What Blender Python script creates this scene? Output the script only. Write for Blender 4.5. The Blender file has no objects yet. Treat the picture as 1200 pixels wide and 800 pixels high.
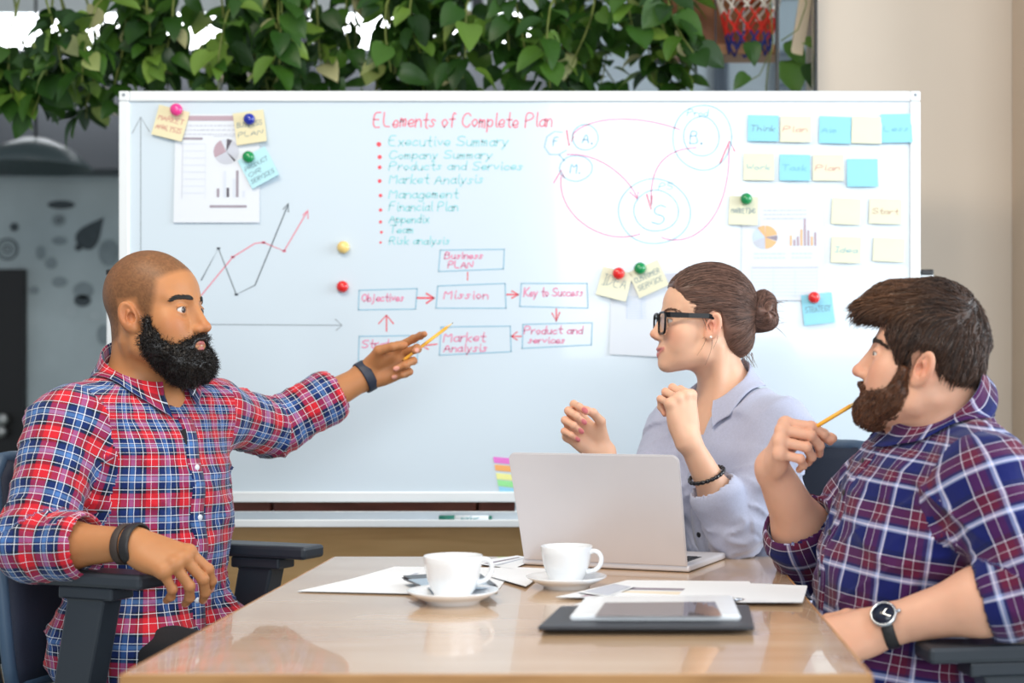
import bpy, bmesh, math, random
import numpy as np
from mathutils import Vector, Matrix

# ------------------------------------------------------------------ camera, light, exposure
sc = bpy.context.scene
COL = sc.collection
F_PX, CX, CY, CAM_Z = 1700.0, 740.0, 459.0, 1.07      # focal length and principal point in the 1200x800 frame

cam_data = bpy.data.cameras.new('camera')
cam = bpy.data.objects.new('camera', cam_data)
COL.objects.link(cam)
cam.location = (0, 0, CAM_Z)
cam.rotation_euler = (math.pi / 2, 0, 0)
cam_data.sensor_width = 36.0
cam_data.lens = F_PX / 1200.0 * 36.0
cam_data.shift_x = -(CX - 600) / 1200.0
cam_data.shift_y = (CY - 400) / 1200.0
cam_data.clip_start = 0.05
cam_data.dof.use_dof = True
cam_data.dof.focus_distance = 2.72
cam_data.dof.aperture_fstop = 3.0
sc.camera = cam

sc.view_settings.view_transform = 'Standard'
sc.view_settings.look = 'None'
sc.view_settings.gamma = 1.0
sc.view_settings.use_curve_mapping = False
sc.view_settings.exposure = 0.34

world = bpy.data.worlds.new('daylight')
sc.world = world
world.use_nodes = True
bg = world.node_tree.nodes['Background']
bg.inputs[0].default_value = (0.80, 0.90, 1.0, 1)
bg.inputs[1].default_value = 0.46


def area(name, loc, target, sx, sy, energy, color):
    d = bpy.data.lights.new(name, 'AREA')
    d.shape = 'RECTANGLE'; d.size = sx; d.size_y = sy
    d.energy = energy; d.color = color
    o = bpy.data.objects.new(name, d); COL.objects.link(o)
    o.location = loc
    o.rotation_euler = (Vector(target) - Vector(loc)).to_track_quat('-Z', 'Y').to_euler()
    return o


area('window_light_side', (3.4, 2.3, 2.0), (0.0, 2.9, 1.0), 3.0, 2.2, 122, (0.86, 0.94, 1.0))
area('window_light_front', (1.2, -3.0, 2.3), (-0.2, 3.2, 1.0), 3.6, 2.0, 128, (0.93, 0.97, 1.0))
area('ceiling_lamp_light', (-0.9, 1.7, 2.9), (-0.5, 2.6, 0.8), 1.6, 0.5, 30, (1.0, 0.86, 0.68))

# ------------------------------------------------------------------ helpers
def P(px, py, s):
    """point of the place that photo pixel (px, py) shows at s pixels per metre"""
    return np.array([(px - CX) / s, F_PX / s, CAM_Z - (py - CY) / s])


def lin(c):
    return c / 12.92 if c <= 0.04045 else ((c + 0.055) / 1.055) ** 2.4


def rgb(h):
    if isinstance(h, str):
        h = h.lstrip('#')
        return tuple(lin(int(h[i:i + 2], 16) / 255) for i in (0, 2, 4))
    return tuple(h)


def tag(o, label=None, cat=None, group=None, kind=None):
    if label: o['label'] = label
    if cat: o['category'] = cat
    if group: o['group'] = group
    if kind: o['kind'] = kind
    return o


def empty(name, loc=(0, 0, 0), rz=0.0):
    o = bpy.data.objects.new(name, None)
    o.empty_display_size = 0.05
    COL.objects.link(o)
    o.location = tuple(float(v) for v in loc); o.rotation_euler = (0, 0, rz)
    return o


def link(name, me, mat=None, parent=None, world=True):
    """link a mesh; with world=True its vertices are world coordinates even under a moved parent"""
    o = bpy.data.objects.new(name, me)
    COL.objects.link(o)
    if mat is not None and not me.materials:
        me.materials.append(mat)
    if parent is not None:
        o.parent = parent
        if world:
            o.matrix_parent_inverse = world_of(parent).inverted()
    return o


def world_of(o):
    m = o.matrix_basis.copy()
    if o.parent is not None:
        m = world_of(o.parent) @ o.matrix_parent_inverse @ m
    return m


def np_mesh(name, V, faces, smooth=True):
    """mesh from an (n,3) array and an (m,k) index array"""
    V = np.asarray(V, np.float32); F = np.asarray(faces, np.int32)
    me = bpy.data.meshes.new(name)
    me.vertices.add(len(V)); me.vertices.foreach_set('co', V.ravel())
    k = F.shape[1]
    me.loops.add(F.size); me.loops.foreach_set('vertex_index', F.ravel())
    me.polygons.add(len(F))
    me.polygons.foreach_set('loop_start', np.arange(0, F.size, k, dtype=np.int32))
    me.update(calc_edges=True)
    me.validate()
    if smooth:
        me.polygons.foreach_set('use_smooth', np.ones(len(me.polygons), bool))
    return me


def bm_mesh(name, bm, smooth=False):
    me = bpy.data.meshes.new(name)
    bmesh.ops.recalc_face_normals(bm, faces=bm.faces)
    bm.to_mesh(me); bm.free()
    if smooth:
        me.polygons.foreach_set('use_smooth', np.ones(len(me.polygons), bool))
    return me


def add_box(bm, lo, hi, bevel=0.0, M=None, seg=2):
    r = bmesh.ops.create_cube(bm, size=1.0)
    vs = r['verts']
    lo, hi = Vector(lo), Vector(hi)
    for v in vs:
        v.co = Vector(((lo[i] + hi[i]) / 2 + v.co[i] * (hi[i] - lo[i]) for i in range(3)))
    if bevel > 0:
        es = list({e for v in vs for e in v.link_edges})
        r2 = bmesh.ops.bevel(bm, geom=es, offset=bevel, segments=seg, affect='EDGES', profile=0.5)
        vs = list({v for f in r2['faces'] for v in f.verts} | {v for v in vs if v.is_valid})
    if M is not None:
        for v in vs: v.co = M @ v.co
    return vs


def box(name, lo, hi, mat, parent=None, bevel=0.003, M=None, seg=2):
    bm = bmesh.new(); add_box(bm, lo, hi, bevel, M, seg)
    return link(name, bm_mesh(name, bm), mat, parent)


def tube_data(pts, rad, n=8, cap=True):
    """swept tube: vertices and quads"""
    pts = np.asarray(pts, float); m = len(pts)
    rad = np.full(m, rad) if np.isscalar(rad) else np.asarray(rad, float)
    T = np.gradient(pts, axis=0); T /= np.linalg.norm(T, axis=1)[:, None] + 1e-12
    a = np.array([0, 0, 1.0]) if abs(T[0, 2]) < 0.9 else np.array([1.0, 0, 0])
    V = []; 
    N = np.cross(T[0], a); N /= np.linalg.norm(N)
    for i in range(m):
        N = N - T[i] * (N @ T[i]); N /= np.linalg.norm(N) + 1e-12
        Bn = np.cross(T[i], N)
        for k in range(n):
            t = 2 * math.pi * k / n
            V.append(pts[i] + rad[i] * (math.cos(t) * N + math.sin(t) * Bn))
    Fq = [(i * n + k, i * n + (k + 1) % n, (i + 1) * n + (k + 1) % n, (i + 1) * n + k) for i in range(m - 1) for k in range(n)]
    if cap:
        c0 = len(V); V.append(pts[0]); V.append(pts[-1])
        Fq += [(c0, (k + 1) % n, k, k) for k in range(n)]
        Fq += [(c0 + 1, (m - 1) * n + k, (m - 1) * n + (k + 1) % n, (m - 1) * n + (k + 1) % n) for k in range(n)]
    return V, Fq


def poly_mesh(name, V, Fs, smooth=True):
    me = bpy.data.meshes.new(name)
    Fs = [tuple(dict.fromkeys(f)) for f in Fs]
    me.from_pydata([tuple(map(float, v)) for v in V], [], [f for f in Fs if len(f) > 2])
    if smooth:
        me.polygons.foreach_set('use_smooth', np.ones(len(me.polygons), bool))
    me.update()
    return me


def tube(name, pts, rad, mat, parent=None, n=8):
    V, Fq = tube_data(pts, rad, n)
    return link(name, poly_mesh(name, V, Fq), mat, parent)


def lathe_mesh(name, prof, n=40, M=None):
    """closed profile [(r, z)...] turned about z"""
    V = []; Fq = []
    m = len(prof)
    for (r, z) in prof:
        for k in range(n):
            t = 2 * math.pi * k / n
            V.append((r * math.cos(t), r * math.sin(t), z))
    for i in range(m - 1):
        for k in range(n):
            Fq.append((i * n + k, i * n + (k + 1) % n, (i + 1) * n + (k + 1) % n, (i + 1) * n + k))
    me = poly_mesh(name, V, Fq)
    bm = bmesh.new(); bm.from_mesh(me)
    bmesh.ops.remove_doubles(bm, verts=bm.verts, dist=1e-6)
    bmesh.ops.recalc_face_normals(bm, faces=bm.faces)
    if M is not None: bmesh.ops.transform(bm, matrix=M, verts=bm.verts)
    bm.to_mesh(me); bm.free()
    me.polygons.foreach_set('use_smooth', np.ones(len(me.polygons), bool))
    return me


# ------------------------------------------------------------------ materials
def new_mat(name):
    m = bpy.data.materials.new(name); m.use_nodes = True
    nt = m.node_tree
    return m, nt, nt.nodes['Principled BSDF']


def nd(nt, typ, **kw):
    n = nt.nodes.new(typ)
    for k, v in kw.items():
        if k.startswith('i_'):
            n.inputs[int(k[2:])].default_value = v
        else:
            setattr(n, k, v)
    return n


def plain(name, col, rough=0.5, metal=0.0, spec=0.5, noise=0.06, nscale=30.0, bump=0.0, bscale=200.0, coat=0.0, trans=0.0, sss=0.0, sheen=0.0):
    m, nt, b = new_mat(name)
    c = rgb(col)
    b.inputs['Roughness'].default_value = rough
    b.inputs['Metallic'].default_value = metal
    b.inputs['Specular IOR Level'].default_value = spec
    b.inputs['Coat Weight'].default_value = coat
    b.inputs['Transmission Weight'].default_value = trans
    b.inputs['Sheen Weight'].default_value = sheen
    tc = nd(nt, 'ShaderNodeTexCoord')
    no = nd(nt, 'ShaderNodeTexNoise'); no.inputs['Scale'].default_value = nscale; no.inputs['Detail'].default_value = 3
    nt.links.new(tc.outputs['Object'], no.inputs['Vector'])
    mx = nd(nt, 'ShaderNodeMix', data_type='RGBA')
    mx.inputs[6].default_value = tuple(max(0, v * (1 - noise)) for v in c) + (1,)
    mx.inputs[7].default_value = tuple(min(1, v * (1 + noise)) for v in c) + (1,)
    nt.links.new(no.outputs['Fac'], mx.inputs[0])
    nt.links.new(mx.outputs[2], b.inputs['Base Color'])
    if bump > 0:
        n2 = nd(nt, 'ShaderNodeTexNoise'); n2.inputs['Scale'].default_value = bscale; n2.inputs['Detail'].default_value = 2
        nt.links.new(tc.outputs['Object'], n2.inputs['Vector'])
        bp = nd(nt, 'ShaderNodeBump'); bp.inputs['Strength'].default_value = bump; bp.inputs['Distance'].default_value = 0.002
        nt.links.new(n2.outputs['Fac'], bp.inputs['Height']); nt.links.new(bp.outputs[0], b.inputs['Normal'])
    if sss > 0:
        b.inputs['Subsurface Weight'].default_value = sss
        b.inputs['Subsurface Radius'].default_value = (0.012, 0.004, 0.002)
        b.inputs['Subsurface Scale'].default_value = 0.6
    return m


def emit_mat(name, col, strength):
    m, nt, b = new_mat(name)
    b.inputs['Emission Color'].default_value = rgb(col) + (1,)
    b.inputs['Emission Strength'].default_value = strength
    b.inputs['Base Color'].default_value = rgb(col) + (1,)
    return m


def vcol_mat(name, rough=0.5, spec=0.4, bump=0.0, bscale=900.0, sss=0.0, attr='Col', nvar=0.0):
    """colour from the mesh's own colour attribute"""
    m, nt, b = new_mat(name)
    a = nd(nt, 'ShaderNodeAttribute', attribute_name=attr)
    b.inputs['Roughness'].default_value = rough
    b.inputs['Specular IOR Level'].default_value = spec
    tc = nd(nt, 'ShaderNodeTexCoord')
    n2 = nd(nt, 'ShaderNodeTexNoise'); n2.inputs['Scale'].default_value = bscale; n2.inputs['Detail'].default_value = 2
    nt.links.new(tc.outputs['Object'], n2.inputs['Vector'])
    if nvar > 0:
        mr = nd(nt, 'ShaderNodeMapRange'); mr.inputs[3].default_value = 1 - nvar; mr.inputs[4].default_value = 1 + nvar
        nt.links.new(n2.outputs['Fac'], mr.inputs[0])
        vm = nd(nt, 'ShaderNodeVectorMath', operation='SCALE')
        nt.links.new(a.outputs['Color'], vm.inputs[0]); nt.links.new(mr.outputs[0], vm.inputs['Scale'])
        nt.links.new(vm.outputs[0], b.inputs['Base Color'])
    else:
        nt.links.new(a.outputs['Color'], b.inputs['Base Color'])
    if bump > 0:
        bp = nd(nt, 'ShaderNodeBump'); bp.inputs['Strength'].default_value = bump; bp.inputs['Distance'].default_value = 0.001
        nt.links.new(n2.outputs['Fac'], bp.inputs['Height']); nt.links.new(bp.outputs[0], b.inputs['Normal'])
    if sss > 0:
        b.inputs['Subsurface Weight'].default_value = sss
        b.inputs['Subsurface Radius'].default_value = (1.0, 0.35, 0.2)
        b.inputs['Subsurface Scale'].default_value = 0.006
    return m


def plaid_mat(name, pu, pv, ramp_u, ramp_v, line_u, line_v, line_col, fac_line=0.75):
    """woven check: warp and weft bands mixed half and half, thin light lines on top; ramps are [(pos, hex)...]"""
    m, nt, b = new_mat(name)
    b.inputs['Roughness'].default_value = 0.85
    b.inputs['Specular IOR Level'].default_value = 0.15
    b.inputs['Sheen Weight'].default_value = 0.15
    uv = nd(nt, 'ShaderNodeUVMap', uv_map='UVMap')
    sep = nd(nt, 'ShaderNodeSeparateXYZ'); nt.links.new(uv.outputs[0], sep.inputs[0])

    def band(out, period, ramp, lines):
        d = nd(nt, 'ShaderNodeMath', operation='DIVIDE'); nt.links.new(out, d.inputs[0]); d.inputs[1].default_value = period
        f = nd(nt, 'ShaderNodeMath', operation='FRACT'); nt.links.new(d.outputs[0], f.inputs[0])
        r = nd(nt, 'ShaderNodeValToRGB'); cr = r.color_ramp; cr.interpolation = 'LINEAR'
        pts = []
        for i, (p, c) in enumerate(ramp):
            pts.append((p + 0.012, c))
            if i + 1 < len(ramp): pts.append((ramp[i + 1][0] - 0.012, c))
        pts.append((1.0, ramp[-1][1]))
        cr.elements[0].position = pts[0][0]; cr.elements[0].color = rgb(pts[0][1]) + (1,)
        cr.elements[1].position = pts[-1][0]; cr.elements[1].color = rgb(pts[-1][1]) + (1,)
        for p, c in pts[1:-1]:
            e = cr.elements.new(p); e.color = rgb(c) + (1,)
        nt.links.new(f.outputs[0], r.inputs[0])
        # thin lines
        tot = None
        for (c, w) in lines:
            cm = nd(nt, 'ShaderNodeMath', operation='COMPARE'); nt.links.new(f.outputs[0], cm.inputs[0])
            cm.inputs[1].default_value = c; cm.inputs[2].default_value = w / 2
            if tot is None: tot = cm.outputs[0]
            else:
                ad = nd(nt, 'ShaderNodeMath', operation='MAXIMUM'); nt.links.new(tot, ad.inputs[0]); nt.links.new(cm.outputs[0], ad.inputs[1]); tot = ad.outputs[0]
        return r.outputs[0], tot

    cu, lu = band(sep.outputs[0], pu, ramp_u, line_u)
    cv, lv = band(sep.outputs[1], pv, ramp_v, line_v)
    # twill: tiny alternating over/under of warp and weft
    mx = nd(nt, 'ShaderNodeMix', data_type='RGBA'); mx.inputs[0].default_value = 0.5
    nt.links.new(cu, mx.inputs[6]); nt.links.new(cv, mx.inputs[7])
    ad = nd(nt, 'ShaderNodeMath', operation='ADD', use_clamp=True)
    su = nd(nt, 'ShaderNodeMath', operation='MULTIPLY'); nt.links.new(lu, su.inputs[0]); su.inputs[1].default_value = fac_line
    sv = nd(nt, 'ShaderNodeMath', operation='MULTIPLY'); nt.links.new(lv, sv.inputs[0]); sv.inputs[1].default_value = fac_line
    nt.links.new(su.outputs[0], ad.inputs[0]); nt.links.new(sv.outputs[0], ad.inputs[1])
    m2 = nd(nt, 'ShaderNodeMix', data_type='RGBA')
    nt.links.new(ad.outputs[0], m2.inputs[0]); nt.links.new(mx.outputs[2], m2.inputs[6]); m2.inputs[7].default_value = rgb(line_col) + (1,)
    nt.links.new(m2.outputs[2], b.inputs['Base Color'])
    tc = nd(nt, 'ShaderNodeTexCoord')
    n2 = nd(nt, 'ShaderNodeTexNoise'); n2.inputs['Scale'].default_value = 70; n2.inputs['Detail'].default_value = 3
    nt.links.new(tc.outputs['Object'], n2.inputs['Vector'])
    bp = nd(nt, 'ShaderNodeBump'); bp.inputs['Strength'].default_value = 0.25; bp.inputs['Distance'].default_value = 0.004
    nt.links.new(n2.outputs['Fac'], bp.inputs['Height']); nt.links.new(bp.outputs[0], b.inputs['Normal'])
    return m


def wood_mat(name, cols, scale=(1, 12, 12), rough=0.35, coat=0.0, spec=0.5, bump=0.05, detail=5):
    m, nt, b = new_mat(name)
    tc = nd(nt, 'ShaderNodeTexCoord')
    mp = nd(nt, 'ShaderNodeMapping'); mp.inputs['Scale'].default_value = scale
    nt.links.new(tc.outputs['Object'], mp.inputs[0])
    no = nd(nt, 'ShaderNodeTexNoise'); no.inputs['Scale'].default_value = 2.2; no.inputs['Detail'].default_value = detail; no.inputs['Distortion'].default_value = 0.6
    nt.links.new(mp.outputs[0], no.inputs['Vector'])
    r = nd(nt, 'ShaderNodeValToRGB')
    n = len(cols)
    r.color_ramp.elements[0].position = 0.28; r.color_ramp.elements[0].color = rgb(cols[0]) + (1,)
    r.color_ramp.elements[1].position = 0.72; r.color_ramp.elements[1].color = rgb(cols[-1]) + (1,)
    for i in range(1, n - 1):
        e = r.color_ramp.elements.new(0.28 + 0.44 * i / (n - 1)); e.color = rgb(cols[i]) + (1,)
    nt.links.new(no.outputs['Fac'], r.inputs[0])
    nt.links.new(r.outputs[0], b.inputs['Base Color'])
    b.inputs['Roughness'].default_value = rough
    b.inputs['Coat Weight'].default_value = coat
    b.inputs['Specular IOR Level'].default_value = spec
    if bump:
        bp = nd(nt, 'ShaderNodeBump'); bp.inputs['Strength'].default_value = bump; bp.inputs['Distance'].default_value = 0.002
        nt.links.new(no.outputs['Fac'], bp.inputs['Height']); nt.links.new(bp.outputs[0], b.inputs['Normal'])
    return m

# ------------------------------------------------------------------ organic surfaces: distance fields and their skins
F4 = np.float32


def vnoise(p):
    """value noise in -1..1, p (n,3)"""
    i = np.floor(p).astype(np.int64); f = (p - i).astype(F4)
    f = f * f * (3 - 2 * f)
    out = np.zeros(len(p), F4)
    for dx in (0, 1):
        wx = f[:, 0] if dx else 1 - f[:, 0]
        for dy in (0, 1):
            wy = f[:, 1] if dy else 1 - f[:, 1]
            for dz in (0, 1):
                wz = f[:, 2] if dz else 1 - f[:, 2]
                h = ((i[:, 0] + dx) * 73856093) ^ ((i[:, 1] + dy) * 19349663) ^ ((i[:, 2] + dz) * 83492791)
                h = (h ^ (h >> 13)) * 1274126177 & 0x7fffffff
                h = (h ^ (h >> 15)) & 0xffff
                out += wx * wy * wz * (h.astype(F4) / 32767.5 - 1)
    return out


def smin(a, b, k):
    if k <= 0: return np.minimum(a, b)
    h = np.maximum(k - np.abs(a - b), 0) / k
    return np.minimum(a, b) - h * h * (k * 0.25)


def smax(a, b, k):
    return -smin(-a, -b, k)


def d_cone(p, a, b, ra, rb):
    a = np.asarray(a, F4); ba = np.asarray(b, F4) - a
    pa = p - a
    t = np.clip(pa @ ba / max(float(ba @ ba), 1e-9), 0, 1)
    q = pa - t[:, None] * ba
    return np.sqrt((q * q).sum(1)) - (ra + (rb - ra) * t)


def d_ell(p, c, r, R=None):
    q = p - np.asarray(c, F4)
    if R is not None: q = q @ np.asarray(R, F4)
    r = np.asarray(r, F4)
    k0 = np.sqrt(((q / r) ** 2).sum(1)) + 1e-6
    k1 = np.sqrt(((q / (r * r)) ** 2).sum(1)) + 1e-6
    return k0 * (k0 - 1) / k1


class Field:
    FAR = 0.09

    def __init__(self):
        self.ops = []

    def cone(self, a, b, ra, rb, k=0.01, sub=False):
        a = np.asarray(a, float); b = np.asarray(b, float)
        c = (a + b) / 2; R = np.linalg.norm(b - a) / 2 + max(ra, rb)
        self.ops.append((c, R, lambda p: d_cone(p, a, b, ra, rb), k, sub)); return self

    def ell(self, c, r, k=0.01, R=None, sub=False):
        self.ops.append((np.asarray(c, float), max(r), lambda p: d_ell(p, c, r, R), k, sub)); return self

    def fn(self, c, R, f, k=0.01, sub=False):
        self.ops.append((np.asarray(c, float), R, f, k, sub)); return self

    def mod(self, c, R, f):
        """f(p) added to the distance inside a sphere"""
        self.ops.append((np.asarray(c, float), R, f, 'mod', False)); return self

    def __call__(self, p, cull=True):
        p = np.asarray(p, F4)
        d = np.full(len(p), self.FAR if cull else 10.0, F4)
        lo, hi = p.min(0), p.max(0)
        for (c, R, f, k, sub) in self.ops:
            if k == 'mod':
                if not cull: continue
                near = np.clip(c, lo, hi) - c
                if near @ near > R * R: continue
                m = (np.abs(d) < 0.03)
                if m.any(): d[m] += f(p[m])
                continue
            if cull:
                rr = R + 0.035 + k
                near = np.clip(c, lo, hi) - c
                if near @ near > rr * rr: continue
                q = p - c.astype(F4)
                m = (q * q).sum(1) < rr * rr
                if not m.any(): continue
                v = f(p[m])
                d[m] = smax(d[m], -v, k) if sub else smin(d[m], v, k)
            else:
                v = f(p)
                d = smax(d, -v, k) if sub else smin(d, v, k)
        return d

    def grad(self, p, e=0.0015):
        p = np.asarray(p, F4); g = np.empty_like(p)
        for i in range(3):
            o = np.zeros(3, F4); o[i] = e
            g[:, i] = self(p + o) - self(p - o)
        return g / (np.linalg.norm(g, axis=1)[:, None] + 1e-9)


def skin_of(f, lo, hi, h, B=8, slack=1.6):
    """naive surface nets over the blocks near the surface -> vertices, quads"""
    lo = np.asarray(lo, float)
    n = np.ceil((np.asarray(hi, float) - lo) / (h * B)).astype(int)
    g = np.stack(np.meshgrid(*[np.arange(k) for k in n], indexing='ij'), -1).reshape(-1, 3)
    c = lo + (g + 0.5) * h * B
    d = np.concatenate([f(c[i:i + 60000], cull=False) for i in range(0, len(c), 60000)])
    act = g[np.abs(d) < h * B * 0.87 * slack + 0.006]
    ax = np.arange(B + 1)
    off = np.stack(np.meshgrid(ax, ax, ax, indexing='ij'), -1).reshape(-1, 3)
    N = n * B + 2
    keys, verts, faces = [], [], []
    edges = []
    cor = [(i, j, k) for i in (0, 1) for j in (0, 1) for k in (0, 1)]
    for s in range(0, len(act), 160):
        gb = act[s:s + 160]
        ijk = (gb[:, None, :] * B + off[None]).reshape(-1, 3)
        v = f(lo + ijk * h).reshape(len(gb), B + 1, B + 1, B + 1)
        cs = np.stack([v[:, i:i + B, j:j + B, k:k + B] for i, j, k in cor], -1)
        ins = (cs < 0).sum(-1)
        bi, ci, cj, ck = np.nonzero((ins > 0) & (ins < 8))
        if len(bi) == 0: continue
        val = cs[bi, ci, cj, ck]
        acc = np.zeros((len(bi), 3)); cnt = np.zeros(len(bi))
        for a in range(8):
            for b in range(a + 1, 8):
                ca, cb = np.array(cor[a]), np.array(cor[b])
                if np.abs(ca - cb).sum() != 1: continue
                m = (val[:, a] < 0) != (val[:, b] < 0)
                t = val[m, a] / (val[m, a] - val[m, b])
                acc[m] += ca + t[:, None] * (cb - ca); cnt[m] += 1
        cell = gb[bi] * B + np.stack([ci, cj, ck], -1)
        verts.append(lo + (cell + acc / cnt[:, None]) * h)
        keys.append(cell)
        for a in range(3):
            o = [0, 0, 0]; o[a] = 1
            ib = cor.index(tuple(o))
            m = (val[:, 0] < 0) != (val[:, ib] < 0)
            edges.append((a, cell[m], val[m, 0] < 0))
    V = np.concatenate(verts); K = np.concatenate(keys)
    key = (K[:, 0] * N[1] + K[:, 1]) * N[2] + K[:, 2]
    order = np.argsort(key); key = key[order]; V = V[order]

    def find(cells):
        kk = (cells[:, 0] * N[1] + cells[:, 1]) * N[2] + cells[:, 2]
        i = np.clip(np.searchsorted(key, kk), 0, len(key) - 1)
        return np.where(key[i] == kk, i, -1)
    for a, cell, neg in edges:
        if len(cell) == 0: continue
        eb = np.zeros(3, int); eb[(a + 1) % 3] = 1
        ec = np.zeros(3, int); ec[(a + 2) % 3] = 1
        q = np.stack([find(cell), find(cell - eb), find(cell - eb - ec), find(cell - ec)], -1)
        ok = (q >= 0).all(1)
        q = q[ok]; ng = neg[ok]
        q[~ng] = q[~ng][:, ::-1]
        faces.append(q)
    return V, np.concatenate(faces)


def relax(V, F, it=1, lam=0.5):
    for _ in range(it):
        acc = np.zeros_like(V); cnt = np.zeros(len(V))
        for a in range(4):
            b = (a + 1) % 4
            for i, j in ((a, b), (b, a)):
                np.add.at(acc, F[:, i], V[F[:, j]]); np.add.at(cnt, F[:, i], 1)
        V = V * (1 - lam) + lam * acc / np.maximum(cnt, 1)[:, None]
    return V


def set_col(me, col, name='Col'):
    a = me.color_attributes.new(name, 'FLOAT_COLOR', 'POINT')
    c = np.ones((len(me.vertices), 4), F4); c[:, :3] = col
    a.data.foreach_set('color', c.ravel())


def set_uv(me, uv_corner):
    l = me.uv_layers.new(name='UVMap')
    l.data.foreach_set('uv', np.asarray(uv_corner, F4).ravel())


def unit(v):
    v = np.asarray(v, float); return v / (np.linalg.norm(v) + 1e-12)


def join_mesh(parts):
    """[(V, F)] with equal face size -> one (V, F)"""
    Vs, Fs, o = [], [], 0
    for V, F in parts:
        Vs.append(np.asarray(V)); Fs.append(np.asarray(F) + o); o += len(V)
    return np.concatenate(Vs), np.concatenate(Fs)


def strands(roots, dirs, length, seg, rad, rng, curl=0.0, surf=None, lift=None, gravity=None, flow=None):
    """thin tapered three-sided hairs growing from roots; returns V, quads"""
    n = len(roots)
    p = roots.astype(float).copy(); d = dirs.astype(float).copy()
    pts = [p.copy()]
    L = np.asarray(length) if not np.isscalar(length) else np.full(n, length)
    ph = rng.uniform(0, 6.28, n)
    for s in range(seg):
        if flow is not None:
            d = d * 0.45 + 0.55 * flow(p)
        if gravity is not None:
            d = d + gravity
        if curl > 0:
            d = d + rng.normal(0, curl, (n, 3))
        d /= np.linalg.norm(d, axis=1)[:, None] + 1e-9
        p = p + d * (L / seg)[:, None]
        if surf is not None:
            dist = surf(p); g = surf.grad(p)
            want = lift((s + 1) / seg, n)
            push = np.clip(want - dist, -0.004, 0.02)
            p = p + g * push[:, None]
        pts.append(p.copy())
    pts = np.stack(pts, 1)                      # n, seg+1, 3
    T = np.gradient(pts, axis=1); T /= np.linalg.norm(T, axis=2)[..., None] + 1e-9
    a = rng.normal(0, 1, (n, 1, 3)); N = np.cross(T, a); N /= np.linalg.norm(N, axis=2)[..., None] + 1e-9
    Bn = np.cross(T, N)
    R = np.asarray(rad) if not np.isscalar(rad) else np.full(n, rad)
    tp = np.linspace(1, 0.15, seg + 1)[None, :, None] * R[:, None, None]
    ring = [pts + tp * (math.cos(t) * N + math.sin(t) * Bn) for t in (0, 2.094, 4.189)]
    V = np.stack(ring, 2).reshape(-1, 3)        # n, seg+1, 3(ring)
    base = (np.arange(n) * (seg + 1) * 3)[:, None, None]
    si = (np.arange(seg) * 3)[None, :, None]
    k = np.arange(3)[None, None, :]; k2 = (k + 1) % 3
    q = np.stack([base + si + k, base + si + k2, base + si + 3 + k2, base + si + 3 + k], -1).reshape(-1, 4)
    return V, q


def sample_surface(V, F, n, rng, mask=None):
    """random points on quads (by area) and their normals"""
    a, b, c, d = (V[F[:, i]] for i in range(4))
    nr = np.cross(c - a, d - b); ar = np.linalg.norm(nr, axis=1) + 1e-15
    w = ar.copy()
    if mask is not None: w = w * mask((a + b + c + d) / 4)
    i = rng.choice(len(F), n, p=w / w.sum())
    u, v = rng.random(n)[:, None], rng.random(n)[:, None]
    p = (a[i] * (1 - u) + b[i] * u) * (1 - v) + (d[i] * (1 - u) + c[i] * u) * v
    return p, nr[i] / ar[i][:, None]

# ------------------------------------------------------------------ people: heads, hands, bodies
def frame_of(Fv, Uv):
    """columns: right, forward, up"""
    Fv = unit(Fv); R = unit(np.cross(Fv, Uv)); U = np.cross(R, Fv)
    return np.stack([R, Fv, U], 1)


def d_poly2(y, z, poly):
    """signed distance to a polygon in the (y, z) plane"""
    P2 = np.asarray(poly, F4); n = len(P2)
    d = np.full(len(y), 1e9, F4); s = np.ones(len(y), F4)
    for i in range(n):
        a, b = P2[i], P2[i - 1]
        e = b - a; wy, wz = y - a[0], z - a[1]
        t = np.clip((wy * e[0] + wz * e[1]) / (e @ e), 0, 1)
        d = np.minimum(d, (wy - e[0] * t) ** 2 + (wz - e[1] * t) ** 2)
        c1 = z >= a[1]; c2 = z < b[1]; c3 = e[0] * wz > e[1] * wy
        flip = (c1 & c2 & c3) | (~c1 & ~c2 & ~c3)
        s = np.where(flip, -s, s)
    return s * np.sqrt(d)


def mirror(q):
    p = q.copy(); p[:, 0] = np.abs(p[:, 0]); return p


EYE = (0.0315, 0.0745, -0.001)


def lip_bones(sm, fem):
    """upper and lower lip as tapered bars from the middle to the mouth corner"""
    cy, cz = 0.0895 + 0.0015 * sm, -0.0666 + 0.006 * sm
    return (((0.0035, 0.0972 + 0.0004 * fem, -0.0612), (0.0235 + 0.003 * sm, cy, cz + 0.0008), 0.0046 - 0.0004 * fem, 0.0018 + 0.0008 * fem),
            ((0.0, 0.0958 + 0.0004 * fem, -0.0735), (0.0225 + 0.003 * sm, cy, cz - 0.0008), 0.0056 - 0.0005 * fem, 0.0018 + 0.0008 * fem))


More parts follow.
